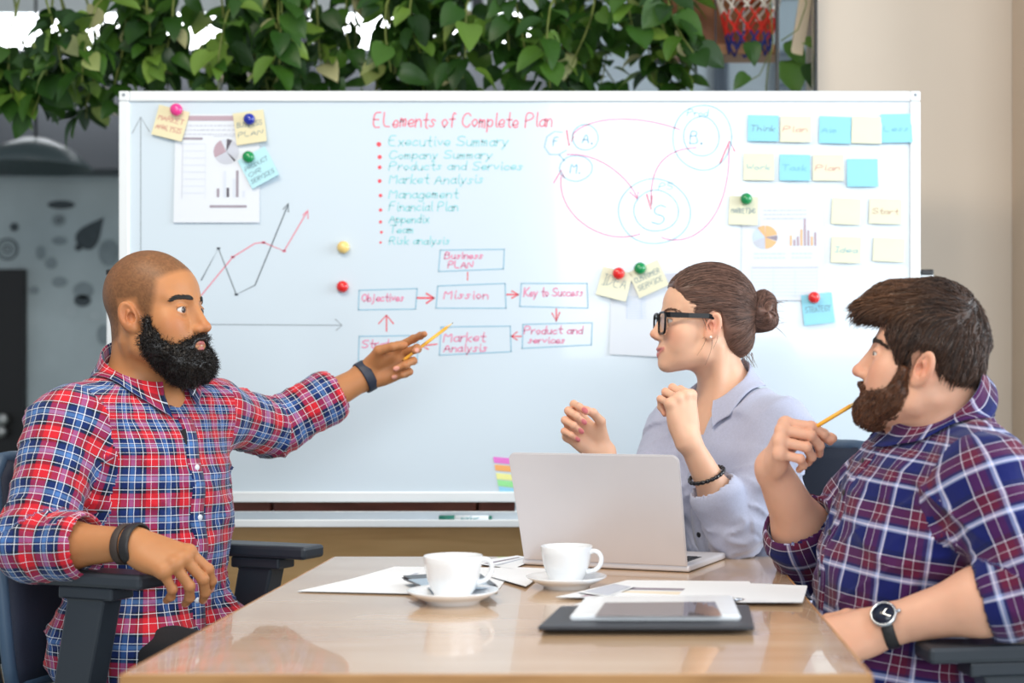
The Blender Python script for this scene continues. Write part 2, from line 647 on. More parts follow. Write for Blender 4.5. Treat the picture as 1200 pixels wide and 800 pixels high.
def d_head(q, o):
    """face and skull in head space: y forward, z up, origin between the ears at eye level"""
    p = mirror(q)
    fem = o.get('fem', 0.0); jw = o.get('jaw', 1.0)
    d = d_ell(p, (0, -0.005, 0.036), (0.0745, 0.087 * o.get('skull', 1.0), 0.083))
    d = smin(d, d_ell(p, (0, 0.034, 0.034), (0.061, 0.054, 0.052)), 0.02)
    d = smin(d, d_ell(p, (0, 0.038, -0.030), (0.057, 0.050, 0.062)), 0.02)
    d = smin(d, d_ell(p, (0.043, 0.056, -0.024), (0.020, 0.022, 0.018)), 0.032)
    d = smin(d, d_ell(p, (0.032, 0.056, -0.052), (0.024, 0.026, 0.030)), 0.026)
    d = smin(d, d_cone(p, (0.061, -0.002, -0.025), (0.053 * jw, 0.006, -0.066), 0.014, 0.015), 0.022)
    d = smin(d, d_cone(p, (0.050 * jw, 0.010, -0.068), (0.016, 0.072, -0.103 + 0.011 * fem), 0.0165, 0.0145), 0.022)
    d = smin(d, d_ell(p, (0, 0.062, -0.082 + 0.007 * fem), (0.036, 0.030, 0.028 - 0.003 * fem)), 0.018)
    d = smin(d, d_ell(p, (0, 0.079 + 0.001 * fem, -0.104 + 0.012 * fem), (0.020, 0.0165, 0.0155)), 0.014)
    # underside of the jaw
    d = smin(d, d_ell(p, (0, 0.032, -0.082 + 0.008 * fem), (0.044, 0.046, 0.022)), 0.02)
    # muzzle
    d = smin(d, d_ell(p, (0, 0.068, -0.060), (0.033, 0.030, 0.025)), 0.016)
    # brow
    br = 0.0095 - 0.003 * fem
    d = smin(d, d_cone(p, (0.010, 0.083, 0.018), (0.044, 0.066, 0.021), br, br * 0.8), 0.014)
    # eye sockets
    d = smax(d, -d_ell(p, (0.031, 0.0955, -0.001), (0.0185, 0.0165, 0.0125)), 0.012)
    d = smax(d, -d_ell(p, (0.0145, 0.0985, 0.001), (0.008, 0.010, 0.012)), 0.010)
    # lids round the eyeball
    lid = np.sqrt(((p - np.array(EYE, F4)) ** 2).sum(1)) - 0.0140
    d = smin(d, lid, 0.005)
    d = smin(d, d_cone(p, (EYE[0] - 0.010, EYE[1] + 0.0090, EYE[2] + 0.0075), (EYE[0] + 0.013, EYE[1] + 0.006, EYE[2] + 0.0062), 0.0020, 0.0018), 0.003)
    op = o.get('eye_open', 0.0042)
    slit = d_ell(p, (EYE[0] + 0.001, EYE[1] + 0.014, EYE[2]), (0.0152, 0.0155, op))
    d = smax(d, -slit, 0.0012)
    # nose
    ns = o.get('nose', 1.0)
    up = o.get('nose_up', 0.0)
    d = smin(d, d_cone(p, (0, 0.0865, 0.012), (0, 0.1075 * ns, -0.030 + up), 0.0068, 0.0088), 0.010)
    d = smin(d, d_cone(p, (0, 0.0800, 0.006), (0, 0.0905, -0.034 + up), 0.0095, 0.0125), 0.010)
    d = smin(d, d_ell(p, (0, 0.1105 * ns, -0.0345 + up), (0.0092, 0.0092, 0.0082)), 0.008)
    d = smin(d, d_ell(p, (0.0112, 0.0985, -0.0380 + up * 0.6), (0.0066 * (1 - 0.15 * fem), 0.0098, 0.0062)), 0.007)
    d = smax(d, -d_ell(p, (0.0058, 0.1030, -0.0462 + up * 0.6), (0.0026, 0.0048, 0.0026)), 0.003)
    # lips
    sm = o.get('smile', 0.0); fm_ = fem
    fl = 1 + 0.10 * fem
    for c0, c1, ra, rb in lip_bones(sm, fem):
        d = smin(d, d_cone(p, c0, c1, ra, rb), 0.005)
    mo = o.get('mouth', 0.0012)
    d = smax(d, -d_cone(p, (0, 0.1035 - 0.001 * fem, -0.0672), (0.025, 0.0955 + 0.0015 * sm, -0.0668 + 0.006 * sm), mo, mo * 0.55), 0.0014)
    # ear
    ca, sa = math.cos(0.22), math.sin(0.22)
    Rt = np.array([[1, 0, 0], [0, ca, -sa], [0, sa, ca]], F4)
    cf, sf = math.cos(0.42), math.sin(0.42)
    Rf = np.array([[cf, -sf, 0], [sf, cf, 0], [0, 0, 1]], F4)
    er = (Rf @ Rt).astype(F4)
    ec = np.array([0.0770, -0.003, -0.010], F4)
    w = ((p - ec) @ er) * F4(1.08)
    ear = d_ell(w, (0, 0, 0), (0.0085, 0.0185, 0.0315))
    ear = smax(ear, -d_ell(w, (0.0070, 0.001, 0.004), (0.0065, 0.0120, 0.0215)), 0.0025)
    ear = smin(ear, d_cone(w, (0.003, 0.0035, 0.010), (0.0035, -0.003, -0.012), 0.0028, 0.0032), 0.004)
    ear = smax(ear, -d_ell(w, (0.0030, 0.0065, -0.004), (0.009, 0.0072, 0.0105)), 0.002)
    ear = smin(ear, d_ell(w, (0.0005, 0.006, -0.026), (0.0062, 0.0085, 0.009)), 0.005)
    d = smin(d, ear, 0.006)
    return d


def lip_mask(q, o):
    p = mirror(q); sm = o.get('smile', 0.0); fm_ = o.get('fem', 0); fl = 1 + 0.10 * fm_
    a, b = (d_cone(p, c0, c1, ra * 0.95, rb) for c0, c1, ra, rb in lip_bones(sm, fm_))
    return np.clip((1.5 - np.minimum(a, b) / 0.0019) if fm_ > 0.5 else (1.2 - np.minimum(a, b) / 0.0013), 0, 1)


HAND_JOINTS = {   # base (x towards the thumb, y along, z back of hand), bone lengths, radii
    'index': ((0.0285, 0.090, 0.000), (0.043, 0.026, 0.021), (0.0098, 0.0088, 0.0080, 0.0068)),
    'middle': ((0.0095, 0.094, 0.003), (0.047, 0.030, 0.022), (0.0100, 0.0090, 0.0082, 0.0069)),
    'ring': ((-0.0105, 0.089, 0.002), (0.044, 0.028, 0.022), (0.0095, 0.0085, 0.0078, 0.0066)),
    'little': ((-0.0290, 0.080, -0.003), (0.034, 0.021, 0.019), (0.0085, 0.0075, 0.0068, 0.0058)),
}


def hand(field, wrist, along, dorsal, side, curls, thumb, scale=1.0, spread=(0.06, 0.0, -0.06, -0.14), fat=1.0):
    """adds a hand with five fingers to a field; returns joint positions; side 'R' or 'L'"""
    Y = unit(along); Z = unit(np.asarray(dorsal) - Y * (np.asarray(dorsal) @ Y))
    X = np.cross(Y, Z)
    if side == 'R': X = -X
    M = np.stack([X, Y, Z], 1) * scale
    W = lambda v: np.asarray(wrist, float) + M @ np.asarray(v, float)
    fs = scale * fat
    J = {'palm': W((0, 0.05, 0)), 'M': M}
    g = Field()
    # palm
    for n, wx in (('index', 0.014), ('middle', 0.005), ('ring', -0.005), ('little', -0.013)):
        b = HAND_JOINTS[n][0]
        g.cone(W((wx, -0.012, 0.0)), W(b), 0.0165 * fs, 0.0118 * fs, 0.014 * scale)
    g.ell(W((0.020, 0.040, -0.011)), tuple(v * fs for v in (0.0165, 0.029, 0.0145)), 0.014 * scale, M / scale)
    g.ell(W((-0.021, 0.036, -0.010)), tuple(v * fs for v in (0.0140, 0.031, 0.0130)), 0.014 * scale, M / scale)
    # thumb
    t0 = np.array((0.022, 0.020, -0.010)); pts = [W(t0)]
    for dv, L in zip(thumb, (0.043, 0.034, 0.026)):
        t0 = t0 + unit(dv) * L; pts.append(W(t0))
    for i, (ra, rb) in enumerate(((0.0150, 0.0112), (0.0112, 0.0098), (0.0100, 0.0078))):
        g.cone(pts[i], pts[i + 1], ra * fs, rb * fs, (0.012 if i == 0 else 0.004) * scale)
    g.ell(pts[3] * 0.75 + pts[2] * 0.25, (0.0092 * fs,) * 3, 0.004 * scale)
    J['thumb'] = pts
    # fingers: each grows alone, then joins the palm at its knuckle only
    for (n, (b, Ls, rs)), cu, sp in zip(HAND_JOINTS.items(), curls, spread):
        p = np.array(b); a = 0.0; pts = [W(p)]
        for L, c in zip(Ls, cu):
            a += c
            p = p + L * np.array((math.sin(sp) * math.cos(a), math.cos(sp) * math.cos(a), -math.sin(a)))
            pts.append(W(p))
        ff = Field()
        for i in range(3):
            ff.cone(pts[i], pts[i + 1], rs[i] * fs, rs[i + 1] * fs, 0.003 * scale)
        for i in (1, 2):
            ff.ell(pts[i], (rs[i] * fs * 1.06,) * 3, 0.003 * scale)
        mid = (pts[0] + pts[3]) / 2
        R = max(np.linalg.norm(q - mid) for q in pts) + 0.012 * scale
        g.fn(mid, R, (lambda f: lambda q: f(q, cull=False))(ff), 0.0022 * scale)
        # knuckle
        g.ell(W(np.array(b) + (0, 0, 0.002)), (0.0112 * fs,) * 3, 0.008 * scale)
        J[n] = pts
    c = W((0, 0.08, -0.02))
    field.fn(c, 0.135 * scale, lambda q: g(q, cull=False), 0.012)
    return J


def forearm(field, el, wr, r_el, r_mid, r_wr, side_axis=None):
    el, wr = np.asarray(el, float), np.asarray(wr, float)
    m = el + (wr - el) * 0.32
    field.cone(el, m, r_el, r_mid, 0.02).cone(m, wr, r_mid, r_wr, 0.03)


def eyes(root, O, R, s, gaze, iris):
    """two eyeballs with iris and pupil"""
    mat = MATS['eye']
    for sx in (1, -1):
        c = O + R @ (np.array((EYE[0] * sx, EYE[1], EYE[2])) * s)
        g = unit(gaze)
        Z = frame_of(g, (0, 0, 1))
        V, F = [], []
        n, m = 32, 36
        rad = 0.0124 * s
        for i in range(m + 1):
            t = math.pi * (i / m) ** 1.6
            for k in range(n):
                a = 2 * math.pi * k / n
                V.append(c + Z @ (rad * np.array((math.sin(t) * math.cos(a), math.cos(t), math.sin(t) * math.sin(a)))))
        for i in range(m):
            for k in range(n):
                F.append((i * n + k, (i + 1) * n + k, (i + 1) * n + (k + 1) % n, i * n + (k + 1) % n))
        V = np.array(V)
        me = poly_mesh('eye', V, F)
        ang = np.arccos(np.clip(((V - c) @ g) / rad, -1, 1))
        col = np.where((ang < 0.20)[:, None], np.array(rgb('0A0808')), np.where((ang < 0.54)[:, None], np.array(rgb(iris)), np.array(rgb('CFC6C0'))))
        set_col(me, col)
        link('eye', me, mat, root)


def brows(pr, pts, col, n=130, rad=0.0007, th=0.0042):
    """short hairs along a brow line given in head space for one side"""
    root, O, R, s, rng, hf = (pr[k] for k in ('root', 'O', 'R', 's', 'rng', 'head_f'))
    for sx in (1, -1):
        L = np.array([(p[0] * sx, p[1], p[2]) for p in pts])
        t = rng.random(n) * (len(L) - 1); i = np.minimum(t.astype(int), len(L) - 2); f = (t - i)[:, None]
        q = L[i] * (1 - f) + L[i + 1] * f
        thick = th * (1 - 0.55 * (t / (len(L) - 1)))
        q[:, 2] += rng.uniform(-1, 1, n) * thick
        d = np.stack([np.full(n, 0.9 * sx), np.full(n, -0.35), 0.35 - 0.6 * (t / (len(L) - 1))], 1) + rng.normal(0, 0.12, (n, 3))
        w = O + (q @ R.T) * s
        for _ in range(3): w = w + hf.grad(w) * (0.0004 - hf(w))[:, None]
        V, F = strands(w, d @ R.T, 0.009 * s, 3, rad * s * 1.5, rng, surf=hf, lift=lambda t, m: np.full(m, 0.0012))
        link('eyebrow', np_mesh('eyebrow', V, F), col, root)


def collar(root, base, axis, front, rn, mat, name='collar', open_deg=16, stand=0.034, leaf=0.045, tip=0.03, tilt=0.018, lat=1.06, flare=0.014, wob=0.0, over=None):
    A = unit(axis); Fv = unit(np.asarray(front) - A * (np.asarray(front) @ A)); S = np.cross(Fv, A)
    n = 56; a0 = math.radians(open_deg)
    V, UV = [], []
    for i in range(n + 1):
        ph = a0 + (2 * math.pi - 2 * a0) * i / n
        fr = math.cos(ph)                                   # 1 at the front
        fw = max(0.0, math.cos(ph)) ** 3
        hs = stand * (0.80 - 0.20 * fr) - tilt * (fr + 0.2)
        out = S * math.sin(ph) * lat + Fv * math.cos(ph)
        tipd = tip * max(0.0, math.cos(ph * 0.97)) ** 6
        wv = wob * math.sin(5 * ph + 1.3)
        prof = [(rn - 0.001, -0.018 - tilt * fr), (rn, hs - 0.006), (rn + 0.003, hs), (rn + 0.0065, hs + 0.0005),
                (rn + flare * 0.8 + wv, hs - leaf * 0.5), (rn + flare * 1.5 + 0.006 + tipd * 0.45 + wv, hs - leaf - tipd),
                (rn + flare * 1.5 + 0.003 + tipd * 0.45 + wv, hs - leaf - tipd - 0.0015), (rn + flare * 0.8 - 0.003 + wv, hs - leaf * 0.5), (rn + 0.004, hs - 0.006)]
        for j, (r, h) in enumerate(prof):
            V.append(np.asarray(base) + out * r + A * h)
            UV.append((ph * rn, j * 0.016))
    m = len(prof)
    if over is not None:                     # lay the leaf on the cloth below it
        V = np.array(V); jj = np.arange(len(V)) % m
        for want, js in ((0.0085, (3, 4, 5)), (0.0045, (6, 7))):
            k = np.isin(jj, js)
            for _ in range(3):
                w = V[k]; d_ = over(w.astype(F4)); g_ = over.grad(w)
                V[k] = w + g_ * np.clip(want - d_, 0, 0.03)[:, None]
        g3 = V.reshape(n + 1, m, 3)
        for _ in range(3): g3[1:-1, 3:8] = (g3[:-2, 3:8] + 2 * g3[1:-1, 3:8] + g3[2:, 3:8]) / 4
        V = g3.reshape(-1, 3)
    F = []
    for i in range(n):
        for j in range(m):
            j2 = (j + 1) % m
            F.append((i * m + j, (i + 1) * m + j, (i + 1) * m + j2, i * m + j2))
    F.append(tuple(range(m - 1, -1, -1))); F.append(tuple(n * m + j for j in range(m)))
    me = poly_mesh(name, V, F)
    l = me.uv_layers.new(name='UVMap')
    for lp in me.loops: l.data[lp.index].uv = UV[lp.vertex_index]
    o = link(name, me, mat, root)
    sd = o.modifiers.new('soft', 'SUBSURF'); sd.levels = 1; sd.render_levels = 1
    return o


def arm_param(p, sh, el, wr, view=(0, -1, 0)):
    """along-length and round-the-arm coordinates, distance from the arm's axis"""
    sh, el, wr = (np.asarray(v, float) for v in (sh, el, wr))
    a1, a2 = unit(el - sh), unit(wr - el); L1, L2 = np.linalg.norm(el - sh), np.linalg.norm(wr - el)
    nrm = np.cross(a1, a2)
    nrm = unit(nrm) if np.linalg.norm(nrm) > 0.05 else unit(np.cross(a1, (0.3, 0.2, 1)))
    if nrm @ np.asarray(view, float) < 0: nrm = -nrm
    res = []
    for o, a, L, v0 in ((sh, a1, L1, 0.0), (el, a2, L2, L1)):
        q = p - o; t = q @ a
        tc = np.clip(t, 0, L)
        r = q - tc[:, None] * a
        rad = q - t[:, None] * a
        m = np.cross(a, nrm)
        ang = np.arctan2(rad @ m, rad @ nrm)
        res.append((np.linalg.norm(r, axis=1), v0 + t, ang))
    pick = res[0][0] < res[1][0]
    return tuple(np.where(pick, res[0][k], res[1][k]) for k in range(3)) + (L1,)


def build_person(cfg):
    rng = np.random.default_rng(cfg.get('seed', 1))
    g = lambda k, d=None: cfg.get(k, d)
    sz = g('size', 1.0)
    root = empty('person', (cfg['pelvis'][0], cfg['pelvis'][1], 0))
    tag(root, cfg['label'], 'person')
    pel, neck = np.asarray(cfg['pelvis'], float), np.asarray(cfg['neck'], float)
    shR, shL, elR, elL, wrR, wrL = (np.asarray(cfg[k], float) for k in ('shR', 'shL', 'elR', 'elL', 'wrR', 'wrL'))
    U = unit(neck - pel); Lf = unit(shL - shR); Fv = unit(np.cross(Lf, U)); Lf = np.cross(U, Fv)
    RT = np.stack([-Lf, Fv, U], 1)
    TL = np.linalg.norm(neck - pel)
    O = np.asarray(cfg['head'], float); HR = frame_of(cfg['head_f'], cfg.get('head_u', (0, 0, 1))); hs = cfg['head_s']
    H = lambda v: O + HR @ (np.asarray(v, float) * hs)
    nr = cfg['neck_r']; ho = cfg['face']

    # ---- the body, one mesh: head and neck, forearms and hands finely, the clothed rest coarsely
    head = Field()
    head.fn(O + HR @ np.array((0, 0, 0.0)), 0.165 * hs, lambda p: d_head(((p - O.astype(F4)) @ HR.astype(F4)) / hs, ho) * hs, 0.0)
    nb = neck + U * 0.0
    head.cone(H((0, -0.022, -0.045)), nb - U * 0.02 - Fv * 0.005, nr * 0.98, nr * 1.08, 0.028)
    for sx in (1, -1):        # neck muscle from behind the ear to the breastbone
        head.cone(H((0.052 * sx, -0.022, -0.055)), nb + Fv * 0.045 - U * 0.035 + Lf * (-sx) * 0.012, 0.011 * hs, 0.009, 0.016)
    for sh in (shR, shL):
        head.cone(nb + U * 0.035 - Fv * 0.015, sh * 0.55 + nb * 0.45 + U * 0.01, 0.040 * sz, 0.042 * sz, 0.045)
    head.ell(nb - U * 0.06 + Fv * 0.01, (0.14 * sz, 0.085 * sz, 0.08), 0.05, RT)
    r = 0.19 * hs
    lo = np.minimum(O - (r, r, 0.0), O - r); hi = O + r
    lo[2] = min(nb[2] - 0.06, O[2] - 0.2); hi[2] = O[2] + 0.14 * hs
    parts = []
    V, F = skin_of(head, lo, hi, g('head_res', 0.0022)); parts.append((V, F, 'head'))
    joints = {}
    for sd, sh, el, wr in (('R', shR, elR, wrR), ('L', shL, elL, wrL)):
        hc = cfg['hand' + sd]
        fa = Field()
        forearm(fa, el, wr + unit(wr - el) * 0.0, *[v * sz for v in g('arm_r', (0.040, 0.043, 0.0245))])
        joints[sd] = hand(fa, wr, hc['along'], hc['dorsal'], sd, hc['curls'], hc['thumb'], hc.get('scale', 1.0), hc.get('spread', (0.06, 0.0, -0.06, -0.14)), hc.get('fat', 1.0))
        allp = np.array([el, wr] + [q for n_ in ('thumb', 'index', 'middle', 'ring', 'little') for q in joints[sd][n_]])
        V, F = skin_of(fa, allp.min(0) - 0.06, allp.max(0) + 0.06, g('hand_res', 0.0021)); parts.append((V, F, 'arm' + sd))
    tor = Field()
    tor.ell(pel + U * 0.02, (0.15 * sz, 0.11 * sz, 0.11), 0.05, RT).ell(pel + U * TL * 0.62, (0.15 * sz, 0.10 * sz, 0.19), 0.06, RT)
    tor.cone(shR * 0.9 + neck * 0.1, shL * 0.9 + neck * 0.1, 0.05 * sz, 0.05 * sz, 0.05)
    for sh, el in ((shR, elR), (shL, elL)): tor.cone(sh, el, 0.045 * sz, 0.036 * sz, 0.03)
    allp = np.array([shR, shL, elR, elL, pel, neck])
    V, F = skin_of(tor, allp.min(0) - 0.2, allp.max(0) + 0.2, 0.012); parts.append((V, F, 'torso'))
    VV, FF = join_mesh([(v, f) for v, f, _ in parts])
    me = np_mesh('body', VV, FF)
    sk = np.array(rgb(cfg['skin'])); red = np.array(rgb(cfg['skin_red'])); lipc = np.array(rgb(cfg['lips']))
    q = ((VV - O) @ HR) / hs
    col = np.tile(sk, (len(VV), 1))
    nz = vnoise(VV * 28) * 0.5 + vnoise(VV * 90) * 0.35
    col *= (1 + 0.07 * nz)[:, None]

    def blend(m, c):
        nonlocal col
        m = np.clip(m, 0, 1)[:, None]; col = col * (1 - m) + np.asarray(c) * m
    ball = lambda c, r: np.clip(1 - np.linalg.norm(mirror(q) - np.array(c), axis=1) / r, 0, 1)
    blend(ball((0.047, 0.075, -0.030), 0.034) * 0.55, red)            # cheek
    blend(ball((0, 0.112, -0.036), 0.022) * 0.7, red)                 # nose tip
    blend(ball((0.079, -0.002, -0.010), 0.034) * 0.8, red)            # ear
    for sd in 'RL':
        for n_ in ('index', 'middle', 'ring', 'little', 'thumb'):
            J = joints[sd][n_]
            for jj, a in ((0, 0.4), (1, 0.45), (2, 0.35), (3, 0.65)):
                blend(np.clip(1 - np.linalg.norm(VV - J[jj], axis=1) / 0.014, 0, 1) * a, red)
    blend(lip_mask(q, ho) * 0.95, lipc)
    mq = mirror(q); sm = ho.get('smile', 0.0)
    gap = d_cone(mq, (0, 0.0985, -0.0668), (0.020, 0.0905, -0.0668 + 0.006 * sm), 0.0011, 0.0006)
    blend(np.clip(1.0 - gap / 0.0012, 0, 1) * ho.get('teeth', 0.0), np.array(rgb('E9E2DE')))
    le = np.abs(d_ell(mirror(q).astype(F4), (EYE[0] + 0.001, EYE[1] + 0.014, EYE[2]), (0.0152, 0.0155, ho.get('eye_open', 0.0042))))
    blend(np.clip(1 - le / 0.0016, 0, 1) * (mirror(q)[:, 2] > EYE[2] - 0.001) * (q[:, 1] > 0.07) * 0.85, np.array(rgb('2A1C16')))
    if g('scalp'):
        y, z = q[:, 1].astype(F4), q[:, 2].astype(F4)
        dd = d_poly2(y, z, g('scalp'))
        near = (np.linalg.norm(q - (0, 0, 0.02), axis=1) < 0.15)
        m = np.clip(0.5 - dd / 0.012, 0, 1) * near
        grain = 0.5 + 0.5 * vnoise(VV * 420)
        blend(m * (0.58 + 0.34 * grain), np.array(rgb(g('scalp_col'))))
    nail = np.array(rgb(g('nail', 'E0A090')))
    for sd in 'RL':
        M = joints[sd]['M']; zb = M[:, 2] / np.linalg.norm(M[:, 2])
        for n_ in ('index', 'middle', 'ring', 'little', 'thumb'):
            J = joints[sd][n_]; dv = unit(J[3] - J[2])
            if n_ == 'thumb': up = unit(M[:, 0] * 0.7 + M[:, 2] * 0.7)
            else:
                sg = 1.0 if np.cross(M[:, 0], M[:, 1]) @ zb > 0 else -1.0
                up = unit(np.cross(M[:, 0], dv)) * sg
            c = J[3] + up * 0.0065 - dv * 0.001
            dd = VV - c
            e = np.sqrt((dd @ dv / 0.0075) ** 2 + (np.linalg.norm(dd - np.outer(dd @ dv, dv), axis=1) / 0.0055) ** 2)
            blend(np.clip((1.15 - e) * 4, 0, 1) * 0.9, nail)
    set_col(me, col)
    link('body', me, MATS['skin'], root)
    eyes(root, O, HR, hs, cfg.get('gaze', cfg['head_f']), cfg['iris'])

    # ---- shirt
    st = cfg['shirt']; ease = st.get('ease', 0.012)
    f = Field()
    f.ell(pel + U * 0.03 + Fv * 0.01, ((0.160 + ease) * sz, (0.125 + ease) * sz, 0.115), 0.05, RT)
    f.ell(pel + U * TL * 0.38 + Fv * st.get('belly', 0.012), ((0.152 + ease) * sz, (0.118 + ease) * sz, 0.15), 0.06, RT)
    f.ell(pel + U * TL * 0.68 + Fv * 0.006, ((0.165 + ease) * sz, (0.112 + ease) * sz, 0.16), 0.07, RT)
    if st.get('bust'):
        for sx in (1, -1):
            f.ell(pel + U * TL * 0.66 + Fv * 0.085 * sz + Lf * sx * 0.07, (0.062, 0.05, 0.065), 0.05, RT)
    mid = (shR + shL) / 2
    f.cone(shR * 0.82 + mid * 0.18 - U * 0.012, shL * 0.82 + mid * 0.18 - U * 0.012, 0.064 * sz + ease * .5, 0.064 * sz + ease * .5, 0.055)
    for sh in (shR, shL):
        f.cone(nb + U * 0.012 - Fv * 0.018, sh * 0.72 + nb * 0.28 + U * 0.008, 0.050 * sz, 0.052 * sz, 0.05)
    for hip, kn in cfg['thighs']:
        hip, kn = np.asarray(hip, float), np.asarray(kn, float)
        f.cone(hip, hip + (kn - hip) * st.get('tail', 0.22), 0.095 * sz, 0.092 * sz, 0.04)
    cuffs = {}
    for sd, sh, el, wr in (('R', shR, elR, wrR), ('L', shL, elL, wrL)):
        t = st['cuff' + sd]; cu = el + (wr - el) * t; ax = unit(wr - el); cuffs[sd] = cu
        ra, rb, rc = [v * sz for v in st.get('arm', (0.066, 0.056, 0.050))]
        f.cone(sh, el, ra, rb, 0.035)
        f.cone(el, cu - ax * 0.004, rb, rc, 0.02)
        f.cone(cu - ax * 0.030, cu, rc * 1.05 + 0.003, rc * 1.08 + 0.004, 0.004)
    A_, B_, C_ = st.get('folds', (0.006, 0.004, 0.007))
    ctr = (pel + neck) / 2
    armR, armL = (shR, elR, wrR), (shL, elL, wrL)

    def folds(p):
        p64 = p.astype(float)
        q_ = (p64 - pel) @ RT
        wz = 0.035 * vnoise(q_ * 6 + 1.7); wx = 0.03 * vnoise(q_ * 7 + 8.2)
        sd_ = np.abs(q_[:, 0])
        t1 = q_[:, 2] + 0.55 * sd_ + wz
        n1 = vnoise(np.stack([q_[:, 0] * 5 + 2, q_[:, 1] * 5, t1 * 21], 1) + 3.1)
        t2 = q_[:, 2] - 0.9 * sd_ + wx
        n2 = vnoise(np.stack([q_[:, 0] * 6 + 5, q_[:, 1] * 6, t2 * 30], 1) + 9.7)
        w = 0.004 - A_ * (1 - np.abs(n1)) ** 3.5 - B_ * (1 - np.abs(n2)) ** 4
        for a, t_, lc in ((armR, st['cuffR'], cuffs['R']), (armL, st['cuffL'], cuffs['L'])):
            rd, v, an, L1 = arm_param(p64, *a)
            vend = L1 + np.linalg.norm(lc - a[1])
            m = np.clip((0.085 - rd) / 0.02, 0, 1) * (v > 0.06)
            tw = v + 0.018 * np.cos(an) + 0.012 * vnoise(np.stack([v * 14, np.cos(an) * 1.5, np.sin(an) * 1.5], 1) + 2)
            ring = (1 - np.abs(vnoise(np.stack([tw * 40, np.cos(an) * 0.8 + 5, np.sin(an) * 0.8 + v * 2], 1)))) ** 3.5
            amp = C_ * (0.4 + 0.6 * np.exp(-((v - L1) / 0.085) ** 2)) * np.clip((vend - 0.028 - v) / 0.02, 0.08, 1)
            w = w * (1 - 0.8 * m) + m * (0.0025 - amp * ring)
        return w.astype(F4)
    f.mod(ctr, 2.0, folds)
    # openings: neck and sleeve ends
    f.cone(nb - U * 0.004 + Fv * 0.004, nb + U * 0.12 + (O - nb) * 0.1, nr * 1.06 + 0.004, nr * 1.18 + 0.008, 0.006, sub=True)
    op = st.get('neck_open', 0.05)
    f.cone(nb + U * 0.03 + Fv * (nr + 0.02), nb - U * op + Fv * (nr + 0.055), 0.03, 0.004, 0.006, sub=True)
    for sd, el, wr in (('R', elR, wrR), ('L', elL, wrL)):
        ax = unit(wr - el); cu = cuffs[sd]
        rc = st.get('arm', (0.066, 0.056, 0.050))[2] * sz
        f.cone(cu - ax * 0.004, cu + ax * 0.10, rc - 0.010, rc + 0.002, 0.002, sub=True)
    if 'cut' in st:      # flat things the cloth presses on
        for c_, n_, in st['cut']:
            c_, n_ = np.asarray(c_, float), np.asarray(n_, float)
            f.fn(c_, 0.6, (lambda c_, n_: lambda p: ((p - c_.astype(F4)) @ n_.astype(F4)))(c_, n_), 0.01, sub=True)
    allp = np.array([shR, shL, elR, elL, cuffs['R'], cuffs['L'], pel, neck] + [np.asarray(h) + (np.asarray(k) - np.asarray(h)) * st.get('tail', 0.22) for h, k in cfg['thighs']])
    V, F = skin_of(f, allp.min(0) - 0.16, allp.max(0) + 0.16, st.get('res', 0.0045))
    V = relax(V, F, 1, 0.25)
    me = np_mesh('shirt', V, F)
    if len(me.vertices) == len(V):
        cen = V[F].mean(1)
        q_ = (V - pel) @ RT
        ang = np.arctan2(q_[:, 0], q_[:, 1]); z0_ = TL * 0.72
        rad0 = np.hypot(q_[:, 0] * 0.8, q_[:, 1])
        dz_ = np.maximum(0, q_[:, 2] - z0_); vv_ = q_[:, 2] + dz_ * np.clip(dz_ / 0.12, 0, 1) * 0.9
        bl_ = np.clip((q_[:, 2] - z0_ - 0.03) / 0.06, 0, 1) * np.clip((1.3 - np.abs(ang)) / 0.4, 0, 1)
        uvT = np.stack([ang * 0.165 * (1 - bl_) + q_[:, 0] * 1.12 * np.where(q_[:, 1] > -0.02, 1, 1) * bl_ + 0.5, vv_], 1)
        sel = np.zeros(len(F), int); best = np.full(len(F), 0.082 * sz)
        uvs = [uvT]
        for i, a in enumerate((armR, armL)):
            rd, v, an, L1 = arm_param(cen, *a)
            lat_ = (Lf if i else -Lf); sh_ = a[0]; ad_ = unit(a[1] - a[0])
            pl_ = (cen - (sh_ - lat_ * 0.028)) @ unit(lat_ + 0.30 * ad_)
            rs_ = max(st.get('arm', (0.066, 0.056, 0.050))[:2]) * sz
            vend_ = L1 + np.linalg.norm(cuffs['RL'[i]] - a[1])
            m = (((pl_ > 0) & (rd < 0.105)) | ((rd < rs_ + 0.010) & (v > 0.13)) | ((rd < rs_ + 0.045) & (v > 0.06) & ((cen - pel) @ lat_ > 0.150 * sz) & ((cen - pel) @ U > 0.14))) & (v < vend_ + 0.035)
            sel[m] = i + 1; best[m] = rd[m]
            rd2, v2, an2, _ = arm_param(V, *a)
            uvs.append(np.stack([an2 * 0.058 + 0.31 * i, -v2 + 0.17], 1))
        uvc = np.empty((len(F), 4, 2))
        fn_ = np.cross(V[F[:, 2]] - V[F[:, 0]], V[F[:, 3]] - V[F[:, 1]]); fn_ /= np.linalg.norm(fn_, axis=1)[:, None] + 1e-12
        for i in range(3):
            m = sel == i
            u = uvs[i][F[m]]
            # keep a face that straddles the seam in one piece
            per = 2 * math.pi * (0.165 if i == 0 else 0.058)
            ref = u[:, :1, 0]
            u[:, :, 0] = np.where(u[:, :, 0] - ref > per / 2, u[:, :, 0] - per, np.where(u[:, :, 0] - ref < -per / 2, u[:, :, 0] + per, u[:, :, 0]))
            uvc[m] = u
